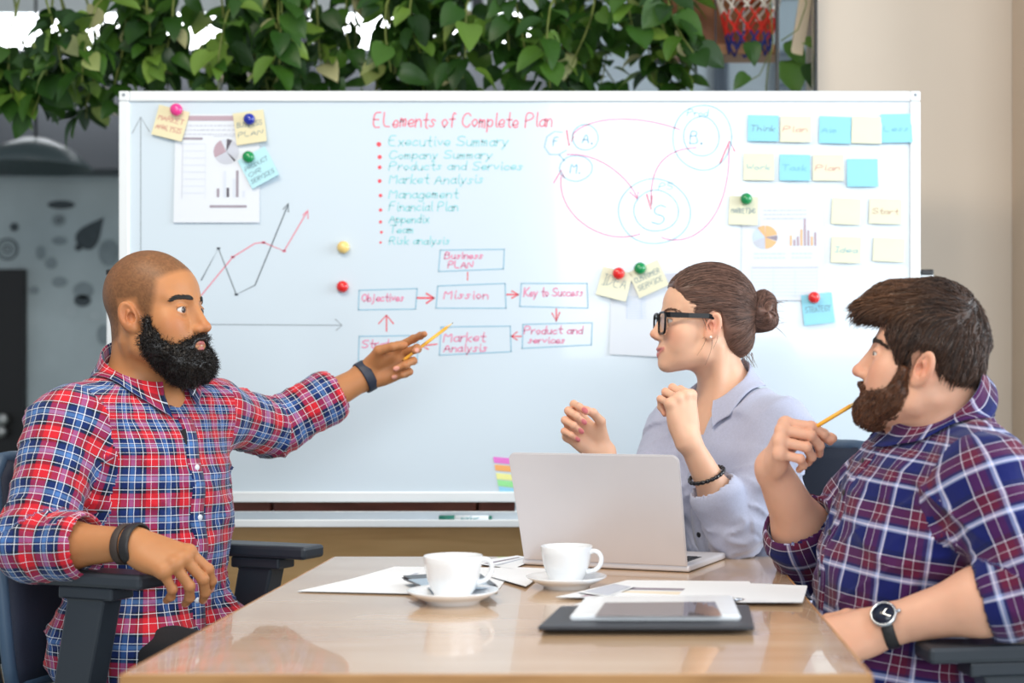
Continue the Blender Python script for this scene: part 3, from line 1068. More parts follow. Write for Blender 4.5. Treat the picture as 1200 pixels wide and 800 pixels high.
        for i, a in enumerate((armR, armL)):       # cloth running in towards the arm's axis (armpit folds)
            ad_ = unit(a[1] - a[0]); w_ = cen - a[0]; t_ = w_ @ ad_
            rv_ = w_ - t_[:, None] * ad_; rv_ /= np.linalg.norm(rv_, axis=1)[:, None] + 1e-9
            mw_ = (sel == i + 1) & (t_ < np.linalg.norm(a[1] - a[0]) * 0.95) & (np.abs((fn_ * rv_).sum(1)) < 0.62) & (np.abs(fn_ @ ad_) < 0.75)
            wv_ = V - a[0]; tv_ = wv_ @ ad_
            uvc[mw_] = np.stack([np.linalg.norm(wv_ - tv_[:, None] * ad_, axis=1) + 0.11, -tv_ + 0.17], 1)[F[mw_]]
        set_uv(me, uvc)
    else:
        me.uv_layers.new(name='UVMap')
    so = link('shirt', me, st['mat'], root)
    ca = unit(H((0, -0.02, -0.05)) - nb)
    if st.get('collar_axis') is not None: ca = unit(st['collar_axis'])
    collar(so, nb + ca * st.get('collar_up', 0.055) + Fv * st.get('collar_fwd', 0.0), ca, Fv, nr * 1.06 + 0.010, st['mat'], over=f, **st.get('collar', {}))
    # button strip and buttons laid on the front
    strip = []
    for k in range(30):
        t = k / 29
        base = pel + U * (TL * (0.93 - 0.98 * t))
        z0 = np.arange(0.02, 0.26, 0.003)
        ray = base + np.outer(z0, Fv) + Lf * st.get('strip_off', 0.0)
        dv = f(ray.astype(F4))
        inside = np.nonzero(dv < 0)[0]
        if len(inside) == 0: continue
        strip.append(base + Fv * z0[inside[-1]] + Lf * st.get('strip_off', 0.0))
    strip = np.array(strip)
    if len(strip) > 8:
        for _ in range(2): strip[1:-1] = (strip[:-2] + 2 * strip[1:-1] + strip[2:]) / 4
        V, UV, Fq = [], [], []
        w = 0.015
        for i, c in enumerate(strip):
            sw = 0.003 * math.sin(i * 0.9) + 0.002 * math.sin(i * 0.37 + 1)
            for j, (x, h) in enumerate(((-w, -0.006), (-w, 0.0028), (0, 0.0042), (w, 0.0034), (w, -0.006))):
                V.append(c + Lf * (x + sw) + Fv * h); UV.append((x + 0.5 + 0.008, (c - pel) @ U + 0.012))
        for i in range(len(strip) - 1):
            for j in range(4):
                Fq.append((i * 5 + j, i * 5 + j + 1, (i + 1) * 5 + j + 1, (i + 1) * 5 + j))
        me = poly_mesh('button_placket', V, Fq)
        l = me.uv_layers.new(name='UVMap')
        for lp in me.loops: l.data[lp.index].uv = UV[lp.vertex_index]
        po = link('button_placket', me, st['mat'], so)
        if st.get('gap') is not None:          # dark undershirt showing where the front gapes
            i0, off, hw, hh = st['gap']
            c = strip[i0] + Lf * off + Fv * 0.0015
            gv = [c + Fv * 0.004] + [c + Lf * hw * math.cos(t) * (1 - 0.35 * math.sin(t)) + U * hh * math.sin(t) - Fv * 0.010 * abs(math.cos(t)) for t in np.linspace(0, 2 * math.pi, 25)[:-1]]
            link('undershirt', poly_mesh('undershirt', gv, [(0, k + 1, (k + 1) % 24 + 1) for k in range(24)]), MATS['black_denim'], po)
        for i in st.get('buttons', range(3, len(strip) - 2, 5)):
            if i >= len(strip): continue
            R_ = Matrix(np.stack([Lf, U, Fv], 1).tolist()).to_4x4(); R_.translation = Vector(strip[i] + Fv * 0.0035)
            me = lathe_mesh('button', [(0, 0), (0.0055, 0), (0.0058, 0.0012), (0.0045, 0.0022), (0, 0.0016)], 12, R_)
            link('button', me, MATS[st.get('button', 'button_white')], po)

    # ---- trousers and shoes
    tr = Field()
    tr.ell(pel - U * 0.02, (0.165 * sz, 0.13 * sz, 0.10), 0.05, RT)
    feet = []
    for (hip, kn), ank in zip(cfg['thighs'], cfg['ankles']):
        tr.cone(hip, kn, 0.086 * sz, 0.064 * sz, 0.05).cone(kn, ank, 0.062 * sz, 0.046 * sz, 0.03)
        feet.append((np.asarray(ank, float), unit((np.asarray(kn, float) - np.asarray(hip, float)) * (1, 1, 0))))
    tr.mod(pel, 2.0, lambda p: (0.005 * (1 - np.abs(vnoise(p.astype(float) * (18, 18, 26)))) ** 3).astype(F4))
    allp = np.array([pel] + [np.asarray(v, float) for hk in cfg['thighs'] for v in hk] + [np.asarray(a, float) for a in cfg['ankles']])
    V, F = skin_of(tr, allp.min(0) - 0.16, allp.max(0) + (0.16, 0.16, 0.14), 0.008)
    link('trousers', np_mesh('trousers', V, relax_f(F)), cfg['trousers'], root)
    for ank, fd in feet:
        sf = Field()
        sf.cone(ank * (1, 1, 0) + (0, 0, 0.055) - fd * 0.03, ank * (1, 1, 0) + (0, 0, 0.045) + fd * 0.07, 0.042, 0.036, 0.02)
        sf.cone(ank * (1, 1, 0) + (0, 0, 0.04) + fd * 0.06, ank * (1, 1, 0) + (0, 0, 0.036) + fd * 0.17, 0.038, 0.032, 0.02)
        sf.cone(ank * (1, 1, 0) + (0, 0, 0.05) - fd * 0.02, ank * (1, 1, 0) + (0, 0, 0.13) - fd * 0.01, 0.042, 0.044, 0.02)
        sf.fn(ank * (1, 1, 0), 0.4, lambda p: p[:, 2] - 0.004, 0.006, sub=True)
        c = ank * (1, 1, 0)
        V, F = skin_of(sf, c - (0.26, 0.26, 0.0), c + (0.26, 0.26, 0.2), 0.006)
        link('shoe', np_mesh('shoe', V, F), MATS['shoe'], root)
    return dict(root=root, O=O, R=HR, s=hs, H=H, joints=joints, U=U, F=Fv, L=Lf, RT=RT, pel=pel, neck=nb, rng=rng, shirt=so, shirt_f=f,
                head_f=head, arms={'R': armR, 'L': armL}, cuffs=cuffs)


def relax_f(F): return F


def hair_volume(pr, vol, poly, res=0.0026, soft=0.004, n=3000, flow=None, length=0.05, rad=0.0007, lift=0.004, name='hair', mat='hair', seg=7, curl=0.02, spread=0.3, jitter=None, extra=None, root=None, grow=None, more=None, tint=None):
    """a closed hair volume (head-space function) clipped to a side outline, with hairs laid over it"""
    O, R, s, rng = pr['O'], pr['R'], pr['s'], pr['rng']

    def loc(p): return ((p - O.astype(F4)) @ R.astype(F4)) / s

    def fn(p):
        q = loc(p); d = vol(q)
        if poly is not None: d = smax(d, d_poly2(q[:, 1], q[:, 2], poly), soft)
        if extra is not None: d = extra(q, d)
        return (d * s).astype(F4)
    f = Field(); f.fn(O, 0.24 * s, fn, 0.0)
    V, F = skin_of(f, O - 0.22 * s, O + 0.22 * s, res)
    parts = [(V, F)]
    if n:
        rp, rn_ = sample_surface(V, F, n, rng, grow and (lambda c: grow(((c - O) @ R) / s)))
        fl = (lambda p: flow(((p - O) @ R) / s) @ R.T) if flow else None
        d0 = fl(rp) + rn_ * spread if fl else rn_
        if jitter: d0 = d0 + rng.normal(0, jitter, d0.shape)
        L = length * s * rng.uniform(0.6, 1.25, n)
        sv, sf = strands(rp - rn_ * 0.001, d0, L, seg, rad * s * rng.uniform(0.7, 1.4, n), rng, curl, f if fl else None,
                         (lambda t, m: 0.0006 + lift * rng.random(m) * (0.3 + 0.7 * t)) if fl else None, None, fl)
        parts.append((sv, sf))
    if more is not None: parts.append(more)
    VV, FF = join_mesh(parts)
    me = np_mesh(name, VV, FF)
    hv = np.empty(len(VV))
    hv[:len(V)] = 0.42 + 0.2 * vnoise(V * 60)
    hv[len(V):] = 0.4
    if n: hv[len(V):len(V) + len(sv)] = np.repeat(rng.random(n), len(sv) // n)
    c0, c1 = (np.array(rgb(c)) for c in mat)
    hc = c0 + (c1 - c0) * np.clip(hv, 0, 1)[:, None]
    if tint is not None:                     # part of the hair is naturally of another colour
        fn_t, t0, t1 = tint
        m_ = np.clip(fn_t(((VV - O) @ R) / s), 0, 1)[:, None]; t0, t1 = np.array(rgb(t0)), np.array(rgb(t1))
        hc = hc * (1 - m_) + (t0 + (t1 - t0) * np.clip(hv, 0, 1)[:, None]) * m_
    set_col(me, hc)
    return link(name, me, MATS['hair'], root or pr['root'])

MATS = {}
MATS['skin'] = vcol_mat('skin', rough=0.48, spec=0.35, bump=0.12, bscale=700, sss=0.18)
MATS['eye'] = vcol_mat('eye', rough=0.08, spec=0.5)
MATS['hair'] = vcol_mat('hair', rough=0.42, spec=0.45)
MATS['shoe'] = plain('shoe_leather', '1C1A1A', 0.4)
MATS['button_white'] = plain('button_white', 'D8DCE4', 0.3)
MATS['button_dark'] = plain('button_dark', '22222C', 0.3)
MATS['black_denim'] = plain('black_denim', '15151A', 0.85, bump=0.3, bscale=500, noise=0.2)
MATS['blue_denim'] = plain('blue_denim', '5B86BE', 0.85, bump=0.4, bscale=420, noise=0.35, nscale=120)
MATS['dark_denim'] = plain('dark_denim', '20263A', 0.85, bump=0.3, bscale=500, noise=0.2)
MATS['red_plaid'] = plaid_mat('red_navy_plaid', 0.070, 0.074,
    [(0.0, '142658'), (0.15, '3E68A6'), (0.25, '142658'), (0.44, '0C222C'), (0.52, 'BE1E2C'), (0.84, '141C30')],
    [(0.0, '162C64'), (0.17, '5A84BE'), (0.27, '162C64'), (0.46, '0E242A'), (0.54, 'CC2632'), (0.86, '141C2C')],
    [(0.13, 0.018), (0.29, 0.018), (0.50, 0.016), (0.71, 0.012), (0.94, 0.016)],
    [(0.14, 0.018), (0.31, 0.018), (0.52, 0.016), (0.73, 0.012), (0.95, 0.016)], 'E6EAF2', 0.66)
MATS['navy_plaid'] = plaid_mat('navy_burgundy_plaid', 0.068, 0.074,
    [(0.0, '141C58'), (0.34, '9AA4CC'), (0.44, '3A2448'), (0.52, '5A1C36'), (0.84, '141C50')],
    [(0.0, '121C62'), (0.36, 'A6B2DA'), (0.48, '2C2450'), (0.54, '641C3A'), (0.86, '121A4C')],
    [(0.37, 0.035), (0.66, 0.014), (0.86, 0.022)], [(0.41, 0.03), (0.68, 0.012), (0.88, 0.02)], 'E6DEEA', 0.48)
MATS['chambray'] = plain('grey_blue_chambray', 'B0B4CA', 0.8, noise=0.12, nscale=260, bump=0.12, bscale=700, sheen=0.2)

LEFT = dict(
    seed=3, label='bearded man with shaved head in red and navy plaid shirt pointing with a pencil', size=1.0,
    pelvis=(-0.935, 2.764, 0.60), neck=(-0.925, 2.770, 1.055), shR=(-1.015, 2.605, 1.008), shL=(-0.834, 2.926, 1.025),
    elR=P(38, 640, 682), elL=P(318, 502, 550), wrR=P(156, 637, 697), wrL=P(430, 440, 533),
    head=P(179, 367, 622), head_f=(math.cos(0.25), -math.sin(0.25), 0.055), head_s=1.0, neck_r=0.058,
    gaze=(0.93, -0.36, 0.03), iris='4A3A34', skin='B67C50', skin_red='B06844', lips='B4606A',
    face=dict(jaw=1.04, nose=1.0, mouth=0.0032, teeth=0.8, eye_open=0.0052),
    scalp=[(0.079, 0.078), (0.050, 0.056), (0.048, 0.030), (0.040, 0.010), (0.037, -0.03), (0.018, -0.03), (0.012, 0.022), (-0.026, 0.022), (-0.036, -0.045), (-0.075, -0.06), (-0.13, -0.02), (-0.12, 0.14), (0.06, 0.14)],
    scalp_col='5A3C24', arm_r=(0.040, 0.039, 0.0265),
    handR=dict(along=(0.92, -0.22, -0.32), dorsal=(0.30, -0.62, 0.72), scale=1.0, fat=1.02,
               curls=[(0.62, 0.75, 0.35), (0.72, 0.75, 0.35), (0.85, 0.78, 0.4), (1.0, 0.8, 0.4)],
               thumb=[(0.55, 0.75, -0.4), (0.15, 0.9, -0.5), (0.1, 0.8, -0.6)]),
    handL=dict(along=(0.86, 0.12, 0.42), dorsal=(-0.15, 0.95, 0.1), scale=0.98,
               curls=[(0.42, 0.45, 0.25), (0.80, 0.75, 0.4), (1.15, 1.25, 0.7), (1.3, 1.3, 0.7)],
               thumb=[(0.42, 0.62, -0.55), (-0.15, 0.95, -0.35), (-0.30, 0.95, -0.05)]),
    thighs=[((-0.985, 2.690, 0.585), (-0.56, 2.500, 0.545)), ((-0.900, 2.850, 0.585), (-0.48, 2.720, 0.545))],
    ankles=[(-0.58, 2.48, 0.09), (-0.44, 2.74, 0.09)], trousers=MATS['black_denim'],
    shirt=dict(mat=MATS['red_plaid'], arm=(0.067, 0.060, 0.055), cuffR=0.40, cuffL=0.55, belly=0.014, buttons=[6, 12, 17, 22], gap=(3, -0.012, 0.016, 0.026), neck_open=0.03,
               collar=dict(open_deg=20, leaf=0.046, tip=0.030), folds=(0.007, 0.005, 0.008)))

WOMAN = dict(
    seed=5, label='woman with glasses and brown hair bun in grey-blue shirt sitting behind the laptop', size=0.86,
    pelvis=(0.270, 3.010, 0.585), neck=(0.198, 2.990, 1.030), shR=(0.092, 3.105, 0.995), shL=(0.306, 2.866, 0.990),
    elR=(0.010, 2.900, 0.800), elL=P(862, 622, 604), wrR=P(704, 528, 590), wrL=P(805, 512, 616),
    head=P(825, 378, 572), head_f=(-math.cos(0.18), -math.sin(0.18), 0.03), head_s=0.955, neck_r=0.047,
    gaze=(-0.98, -0.16, 0.0), iris='5A4A3A', skin='E2B294', skin_red='D98A74', lips='C06A68',
    face=dict(fem=1.0, jaw=0.87, nose=0.975, nose_up=0.005, smile=1.0, mouth=0.0034, teeth=1.0, eye_open=0.0044),
    arm_r=(0.040, 0.039, 0.0235), head_res=0.0019, nail='C0626C',
    handL=dict(along=(-0.16, -0.05, 0.98), dorsal=(0.50, -0.85, 0.1), scale=0.86,
               curls=[(1.25, 1.55, 0.9), (1.2, 1.55, 0.9), (1.2, 1.5, 0.9), (1.2, 1.5, 0.9)],
               thumb=[(0.5, 0.8, -0.45), (0.0, 0.8, -0.6), (-0.7, 0.3, -0.6)]),
    handR=dict(along=(-0.72, -0.12, 0.68), dorsal=(-0.25, 0.95, -0.10), scale=0.86,
               curls=[(0.75, 1.25, 0.6), (0.95, 1.4, 0.7), (1.0, 1.45, 0.7), (1.05, 1.45, 0.7)],
               thumb=[(0.50, 0.70, -0.55), (-0.05, 0.85, -0.55), (-0.40, 0.80, -0.35)]),
    thighs=[((0.200, 3.060, 0.575), (-0.12, 2.790, 0.545)), ((0.300, 2.950, 0.575), (0.02, 2.680, 0.545))],
    ankles=[(-0.14, 2.80, 0.09), (0.02, 2.70, 0.09)], trousers=MATS['blue_denim'],
    shirt=dict(mat=MATS['chambray'], cuffR=0.40, cuffL=0.36, bust=True, ease=0.014, arm=(0.064, 0.062, 0.056), buttons=[3, 8, 13, 18],
               collar_up=0.042, collar=dict(open_deg=24, leaf=0.050, tip=0.030, tilt=0.024), neck_open=0.055, folds=(0.009, 0.006, 0.009), button='button_dark', tail=0.12))

RIGHT = dict(
    seed=8, label='brown-bearded man in navy and burgundy plaid shirt holding a pencil to his mouth', size=1.02,
    pelvis=(0.455, 2.380, 0.60), neck=(0.508, 2.372, 0.995), shR=(0.480, 2.560, 0.945), shL=(0.538, 2.190, 0.930),
    elR=P(956, 655, 655), elL=P(1207, 690, 800), wrR=P(904, 546, 690), wrL=P(1037, 733, 782),
    head=P(1089, 425, 730), head_f=(-math.cos(0.32), math.sin(0.32), 0.19), head_s=1.0, neck_r=0.059,
    gaze=(-0.95, 0.02, 0.02), iris='5A5048', skin='DDA88C', skin_red='D08468', lips='B4706A',
    face=dict(jaw=1.02, nose=1.0, skull=0.92, mouth=0.0014, eye_open=0.0034),
    arm_r=(0.046, 0.046, 0.028),
    handR=dict(along=(0.14, -0.78, 0.58), dorsal=(-0.72, -0.42, 0.56), scale=0.98,
               curls=[(1.32, 0.62, 0.40), (1.40, 0.98, 0.5), (1.45, 1.15, 0.6), (1.5, 1.2, 0.6)],
               thumb=[(0.35, 0.75, -0.6), (-0.1, 0.7, -0.8), (-0.2, 0.5, -0.9)]),
    handL=dict(along=(-0.93, 0.10, -0.30), dorsal=(-0.10, -0.78, 0.62), scale=1.0, fat=1.05,
               curls=[(0.5, 0.7, 0.4), (0.55, 0.75, 0.4), (0.6, 0.8, 0.4), (0.7, 0.8, 0.4)],
               thumb=[(0.6, 0.7, -0.4), (0.3, 0.9, -0.4), (0.2, 0.9, -0.4)]),
    thighs=[((0.44, 2.470, 0.575), (0.03, 2.440, 0.545)), ((0.455, 2.290, 0.575), (0.05, 2.190, 0.545))],
    ankles=[(0.02, 2.46, 0.09), (0.06, 2.17, 0.09)], trousers=MATS['dark_denim'],
    shirt=dict(mat=MATS['navy_plaid'], cuffR=0.30, cuffL=0.16, belly=0.030, ease=0.018, arm=(0.074, 0.066, 0.062), buttons=[2, 6, 11, 16],
               collar_up=0.070, collar=dict(open_deg=18, leaf=0.050, tip=0.030, stand=0.040), neck_open=0.03, folds=(0.008, 0.006, 0.010), button='button_dark', tail=0.25))

WHO = globals().get('WHO', 'LWR')
PEOPLE = {}
if 'L' in WHO:
    p = PEOPLE['L'] = build_person(LEFT)
    brows(p, [(0.013, 0.0945, 0.0200), (0.026, 0.0895, 0.0225), (0.040, 0.0785, 0.0225), (0.048, 0.068, 0.0185)], plain('brow_black', '1A1410', 0.6), 170, 0.0008)

    def vol(q):
        m = mirror(q)
        d = d_cone(m, (0.066, 0.030, -0.022), (0.060, 0.033, -0.055), 0.0075, 0.014)
        d = smin(d, d_cone(m, (0.054, 0.036, -0.064), (0.028, 0.066, -0.094), 0.018, 0.025), 0.03)
        d = smin(d, d_ell(m, (0.040, 0.052, -0.082), (0.024, 0.030, 0.026)), 0.02)
        d = smin(d, d_ell(m, (0, 0.080, -0.100), (0.040, 0.034, 0.031)), 0.03)
        d = smin(d, d_ell(m, (0, 0.068, -0.108), (0.038, 0.034, 0.025)), 0.03)
        d = smin(d, d_cone(m, (0.002, 0.1035, -0.0515), (0.025, 0.0885, -0.060), 0.0055, 0.0065), 0.008)
        d = smin(d, d_cone(m, (0.027, 0.0870, -0.060), (0.033, 0.078, -0.095), 0.0065, 0.016), 0.012)
        d = smin(d, d_ell(m, (0, 0.094, -0.090), (0.012, 0.009, 0.009)), 0.012)
        d = smax(d, -d_ell(m, (0, 0.110, -0.0685), (0.026, 0.024, 0.0090)), 0.004)
        return d + 0.0035 * vnoise(q.astype(float) * 75) + 0.002 * vnoise(q.astype(float) * 160)

    hair_volume(p, vol, None, res=0.0026, n=7500, flow=None, length=0.013, rad=0.00075, name='beard', mat=('0B0908', '241C18'), seg=5, curl=0.55,
                grow=lambda q: (np.linalg.norm((q - (0, 0.102, -0.0685)) / (1.5, 1, 0.8), axis=1) > 0.019).astype(float))
if 'W' in WHO:
    p = PEOPLE['W'] = build_person(WOMAN)
    brows(p, [(0.014, 0.0905, 0.0175), (0.028, 0.0860, 0.0235), (0.042, 0.0730, 0.0235), (0.050, 0.060, 0.018)], plain('brow_brown', '6A4C3C', 0.6), 70, 0.0005, 0.0028)
    BUN = np.array((0.0, -0.122, 0.026))

    def vol(q):
        m = mirror(q)
        d = d_ell(m, (0, -0.014, 0.040), (0.0800, 0.098, 0.089))
        d = smin(d, d_ell(m, (0.018, 0.028, 0.060), (0.046, 0.051, 0.042)), 0.02)
        d = smin(d, d_ell(m, (0, -0.064, -0.030), (0.058, 0.044, 0.045)), 0.03)
        n1 = vnoise(q.astype(float) * (60, 12, 60) + 4)
        return d + 0.0016 * n1

    def flowW(q):
        d = BUN - q
        d[:, 2] += 0.25 * q[:, 1] + 0.02
        return d / (np.linalg.norm(d, axis=1)[:, None] + 1e-9)
    polyW = [(0.092, 0.080), (0.073, 0.070), (0.060, 0.052), (0.053, 0.032), (0.042, 0.012), (0.016, 0.008), (-0.004, 0.024), (-0.018, 0.020), (-0.030, -0.020), (-0.030, -0.060), (-0.045, -0.085), (-0.12, -0.10), (-0.20, 0.03), (-0.12, 0.20), (0.10, 0.20)]

    vol_cap = vol

    def volbun(q):
        qq = q - BUN.astype(F4)
        d = d_ell(qq, (0, -0.006, 0.0), (0.034, 0.032, 0.043))
        ang = np.arctan2(qq[:, 2], qq[:, 0])
        return d + 0.004 * np.sin(3 * np.arctan2(qq[:, 2], qq[:, 1] + 0.01) + 60 * qq[:, 0]) + 0.002 * vnoise(q.astype(float) * (30, 90, 90))

    def flowB(q):
        r = q - BUN
        d = np.stack([0.25 * r[:, 2] + 0.01, -r[:, 2], r[:, 1] + 0.006], 1)
        return d / (np.linalg.norm(d, axis=1)[:, None] + 1e-9)
    hair_volume(p, volbun, None, n=2200, flow=flowB, length=0.075, rad=0.0006, lift=0.004, name='hair_bun', mat=('2E1E1A', '9A7262'), seg=9, curl=0.03, spread=0.05)
    # loose wisps in front of the ear, at the nape and at the bun
    H, R, rng = p['H'], p['R'], p['rng']
    ws = []
    for sx in (1, -1):
        for k in range(4):
            a = np.array((0.0725 * sx, 0.024 - 0.006 * k, 0.012)); e = (0.030, 0.012, -0.004, 0.020)[k]; ln = (0.085, 0.105, 0.07, 0.05)[k]
            ws.append([H(a + np.array((0.003 * sx * math.sin(t * 3), (e - a[1]) * t - 0.016 * math.sin(math.pi * t), -ln * t))) for t in np.linspace(0, 1, 12)])
    for k in range(10):
        b = BUN + np.array((rng.uniform(-0.02, 0.02), -0.03, rng.uniform(-0.03, 0.035))); dv = np.array((rng.uniform(-.3, .3), -1, rng.uniform(-0.5, 0.8)))
        ws.append([H(b + dv * 0.028 * t + np.array((0, 0, -0.012 * t * t))) for t in np.linspace(0, 1, 7)])
    for k in range(26):
        b = np.array((rng.uniform(-0.05, 0.05), -0.085 + rng.uniform(-0.015, 0.02), -0.062)); dv = np.array((rng.uniform(-.3, .3), rng.uniform(-1.0, 0.2), -0.7))
        ws.append([H(b + dv * 0.030 * t + np.array((0, 0, -0.010 * t * t))) for t in np.linspace(0, 1, 7)])
    parts = [tube_data(w, np.linspace(0.0007, 0.0002, len(w)), 4, cap=False) for w in ws]
    V, F = join_mesh(parts)
    hair_volume(p, vol_cap, polyW, n=6000, flow=flowW, length=0.085, rad=0.00058, lift=0.0035, mat=('2E1E1A', '96705F'), seg=8, curl=0.02, spread=0.05, more=(V, F))
if 'R' in WHO:
    p = PEOPLE['R'] = build_person(RIGHT)
    brows(p, [(0.013, 0.0945, 0.0175), (0.026, 0.0895, 0.0195), (0.042, 0.0765, 0.0200), (0.052, 0.062, 0.015)], plain('brow_dark', '33241A', 0.6), 150, 0.0008)

    def vol(q):
        m = mirror(q)
        d = d_ell(m, (0, -0.002, 0.037), (0.0775, 0.0845, 0.0855))
        d = smin(d, d_ell(m, (0, 0.012, 0.076), (0.062, 0.070, 0.056)), 0.02)
        d = smin(d, d_ell(m, (0, 0.068, 0.080), (0.055, 0.053, 0.038)), 0.02)
        d = smin(d, d_ell(m, (0, 0.101, 0.062), (0.045, 0.036, 0.022)), 0.018)
        d = smin(d, d_ell(m, (0.044, 0.024, 0.026), (0.032, 0.042, 0.044)), 0.015)
        d = smin(d, d_ell(m, (0, -0.046, -0.010), (0.055, 0.034, 0.038)), 0.03)
        return d + 0.0030 * vnoise(q.astype(float) * (55, 25, 45)) + 0.0015 * vnoise(q.astype(float) * (150, 60, 100))

    def flowR(q):
        top = np.clip((q[:, 2] - 0.050 + 0.25 * np.clip(q[:, 1] - 0.07, 0, 1)) / 0.035, 0, 1)
        back = np.clip((-q[:, 1] - 0.035) / 0.03, 0, 1)
        side = np.sign(q[:, 0])
        fw = np.stack([0.35 * side * np.abs(q[:, 0]) / 0.06, np.ones(len(q)), -0.10 - 1.2 * np.clip(q[:, 1] - 0.07, 0, 1)], 1)
        dn = np.stack([0.12 * side, 0.25 - 0.2 * back, -np.ones(len(q))], 1)
        w = (top * (1 - back))[:, None]
        d = fw * w + dn * (1 - w)
        return d / (np.linalg.norm(d, axis=1)[:, None] + 1e-9)
    polyR = [(0.1460, 0.0440), (0.1260, 0.0430), (0.1100, 0.0490), (0.0795, 0.0490), (0.0513, 0.0140), (0.0403, -0.0063), (0.0362, -0.0278), (0.0208, -0.0193), (0.0265, 0.0103), (0.0106, 0.0217), (-0.0144, 0.0097), (-0.0312, -0.0164), (-0.0532, -0.0234), (-0.0793, -0.0198), (-0.1400, -0.0600), (-0.2000, 0.0600), (-0.1000, 0.2400), (0.1900, 0.2400), (0.1900, 0.0500)]
    hair_volume(p, vol, polyR, n=6500, flow=flowR, length=0.034, rad=0.00085, lift=0.006, mat=('1A1210', '5A3E2E'), seg=6, curl=0.05, spread=0.15, jitter=0.15,
                tint=(lambda q: np.clip((q[:, 1] - 0.01) / 0.06, 0, 1) * np.clip((q[:, 2] - 0.045) / 0.03, 0, 1), '3A2416', '80563A'))

    def volb(q):
        m = mirror(q)
        d = d_cone(m, (0.0660, 0.029, -0.018), (0.057, 0.030, -0.056), 0.0080, 0.012)
        d = smin(d, d_cone(m, (0.049, 0.032, -0.062), (0.024, 0.070, -0.094), 0.018, 0.021), 0.03)
        d = smin(d, d_ell(m, (0.040, 0.046, -0.068), (0.0235, 0.034, 0.028)), 0.016)
        d = smin(d, d_ell(m, (0, 0.076, -0.096), (0.033, 0.028, 0.027)), 0.025)
        d = smin(d, d_cone(m, (0.002, 0.1000, -0.0520), (0.026, 0.086, -0.062), 0.0052, 0.0060), 0.008)
        d = smin(d, d_cone(m, (0.028, 0.0845, -0.060), (0.032, 0.076, -0.090), 0.0060, 0.013), 0.012)
        d = smin(d, d_ell(m, (0, 0.0895, -0.086), (0.012, 0.009, 0.008)), 0.012)
        d = smax(d, -d_ell(m, (0, 0.106, -0.0675), (0.020, 0.020, 0.0070)), 0.004)
        return d + 0.002 * vnoise(q.astype(float) * 110)

    def flowBe(q):
        d = np.stack([0.2 * np.sign(q[:, 0]), np.full(len(q), 0.45), np.full(len(q), -1.0)], 1)
        return d / np.linalg.norm(d, axis=1)[:, None]
    hair_volume(p, volb, None, n=4200, flow=flowBe, length=0.014, rad=0.0007, lift=0.004, name='beard', mat=('2A1810', '7A4C30'), seg=4, curl=0.12, spread=0.5, jitter=0.2)
# ------------------------------------------------------------------ the room
def slab(name, lo, hi, mat, parent=None, bevel=0.0):
    o = box(name, lo, hi, mat, parent, bevel)
    if parent is None: o['kind'] = 'structure'
    return o


M_floor = plain('floor_concrete', 'A9AEAA', 0.55, noise=0.12, nscale=3)
M_beige = plain('beige_paint', 'DACCBC', 0.75, noise=0.05, nscale=2.2, bump=0.05, bscale=60)
M_beige2 = plain('beige_paint_return', 'CDB9A4', 0.75, noise=0.04, nscale=2.2)
M_conc = plain('grey_plaster', 'A9B4B6', 0.8, noise=0.24, nscale=3.2, bump=0.1, bscale=20)
M_dark = plain('dark_bulkhead', '54575C', 0.7, noise=0.12, nscale=3)
M_pale = plain('pale_plaster', 'C4D0D8', 0.7, noise=0.05, nscale=2)
M_ceil = plain('ceiling_grey', 'A2A8AA', 0.8, noise=0.08, nscale=3)
M_black = plain('black_metal', '101114', 0.4, noise=0.05)
M_door = plain('dark_door', '0F0C0B', 0.45, noise=0.2, nscale=6)
M_lamp = emit_mat('lamp_tube', 'F8FBFF', 4.2)
M_glass, nt_g, b_g = new_mat('partition_glass')
b_g.inputs['Transmission Weight'].default_value = 1.0; b_g.inputs['Roughness'].default_value = 0.02
b_g.inputs['Base Color'].default_value = (0.93, 0.97, 0.98, 1); b_g.inputs['IOR'].default_value = 1.1

FAR = 7.6
slab('floor', (-6, -4, -0.05), (4, FAR + 0.2, 0.0), M_floor)
slab('wall_back', (-6, FAR, 0.0), (-0.35, FAR + 0.12, 2.2), M_conc)
slab('wall_back_upper', (-6, FAR - 0.25, 2.2), (-0.35, FAR + 0.12, 3.3), M_dark)
slab('wall_back_pale', (-0.35, FAR, 0.0), (4, FAR + 0.12, 3.3), M_pale)
slab('ceiling', (-6, 4.75, 3.12), (4, FAR + 0.12, 3.24), M_ceil)
slab('wall_right', (0.517, 4.05, 0.0), (1.40, 4.30, 3.24), M_beige, None, 0.002)
slab('wall_return', (1.062, 3.66, 0.0), (1.40, 4.048, 3.24), M_beige2, None, 0.002)
# door in the grey wall
SF = F_PX / FAR
dl, dt = P(-60, 0, SF)[0], P(0, 316, SF)[2]
door = slab('door_1', (dl, FAR - 0.05, 0.0), (P(32, 0, SF)[0], FAR - 0.002, dt), M_door)
M_knob = plain('satin_steel', 'A8A8A6', 0.3, 0.9)
for i, (px, py) in enumerate(((11, 491), (9, 505))):
    c = P(px, py, SF)
    Mx = Matrix.Translation((c[0], FAR - 0.05, c[2])) @ Matrix.Rotation(math.pi / 2, 4, 'X')
    link('door_knob', lathe_mesh('door_knob', [(0, 0), (0.02, 0), (0.02, 0.02), (0.032, 0.035), (0.032, 0.055), (0.02, 0.066), (0, 0.066)], 16, Mx), M_knob, door)

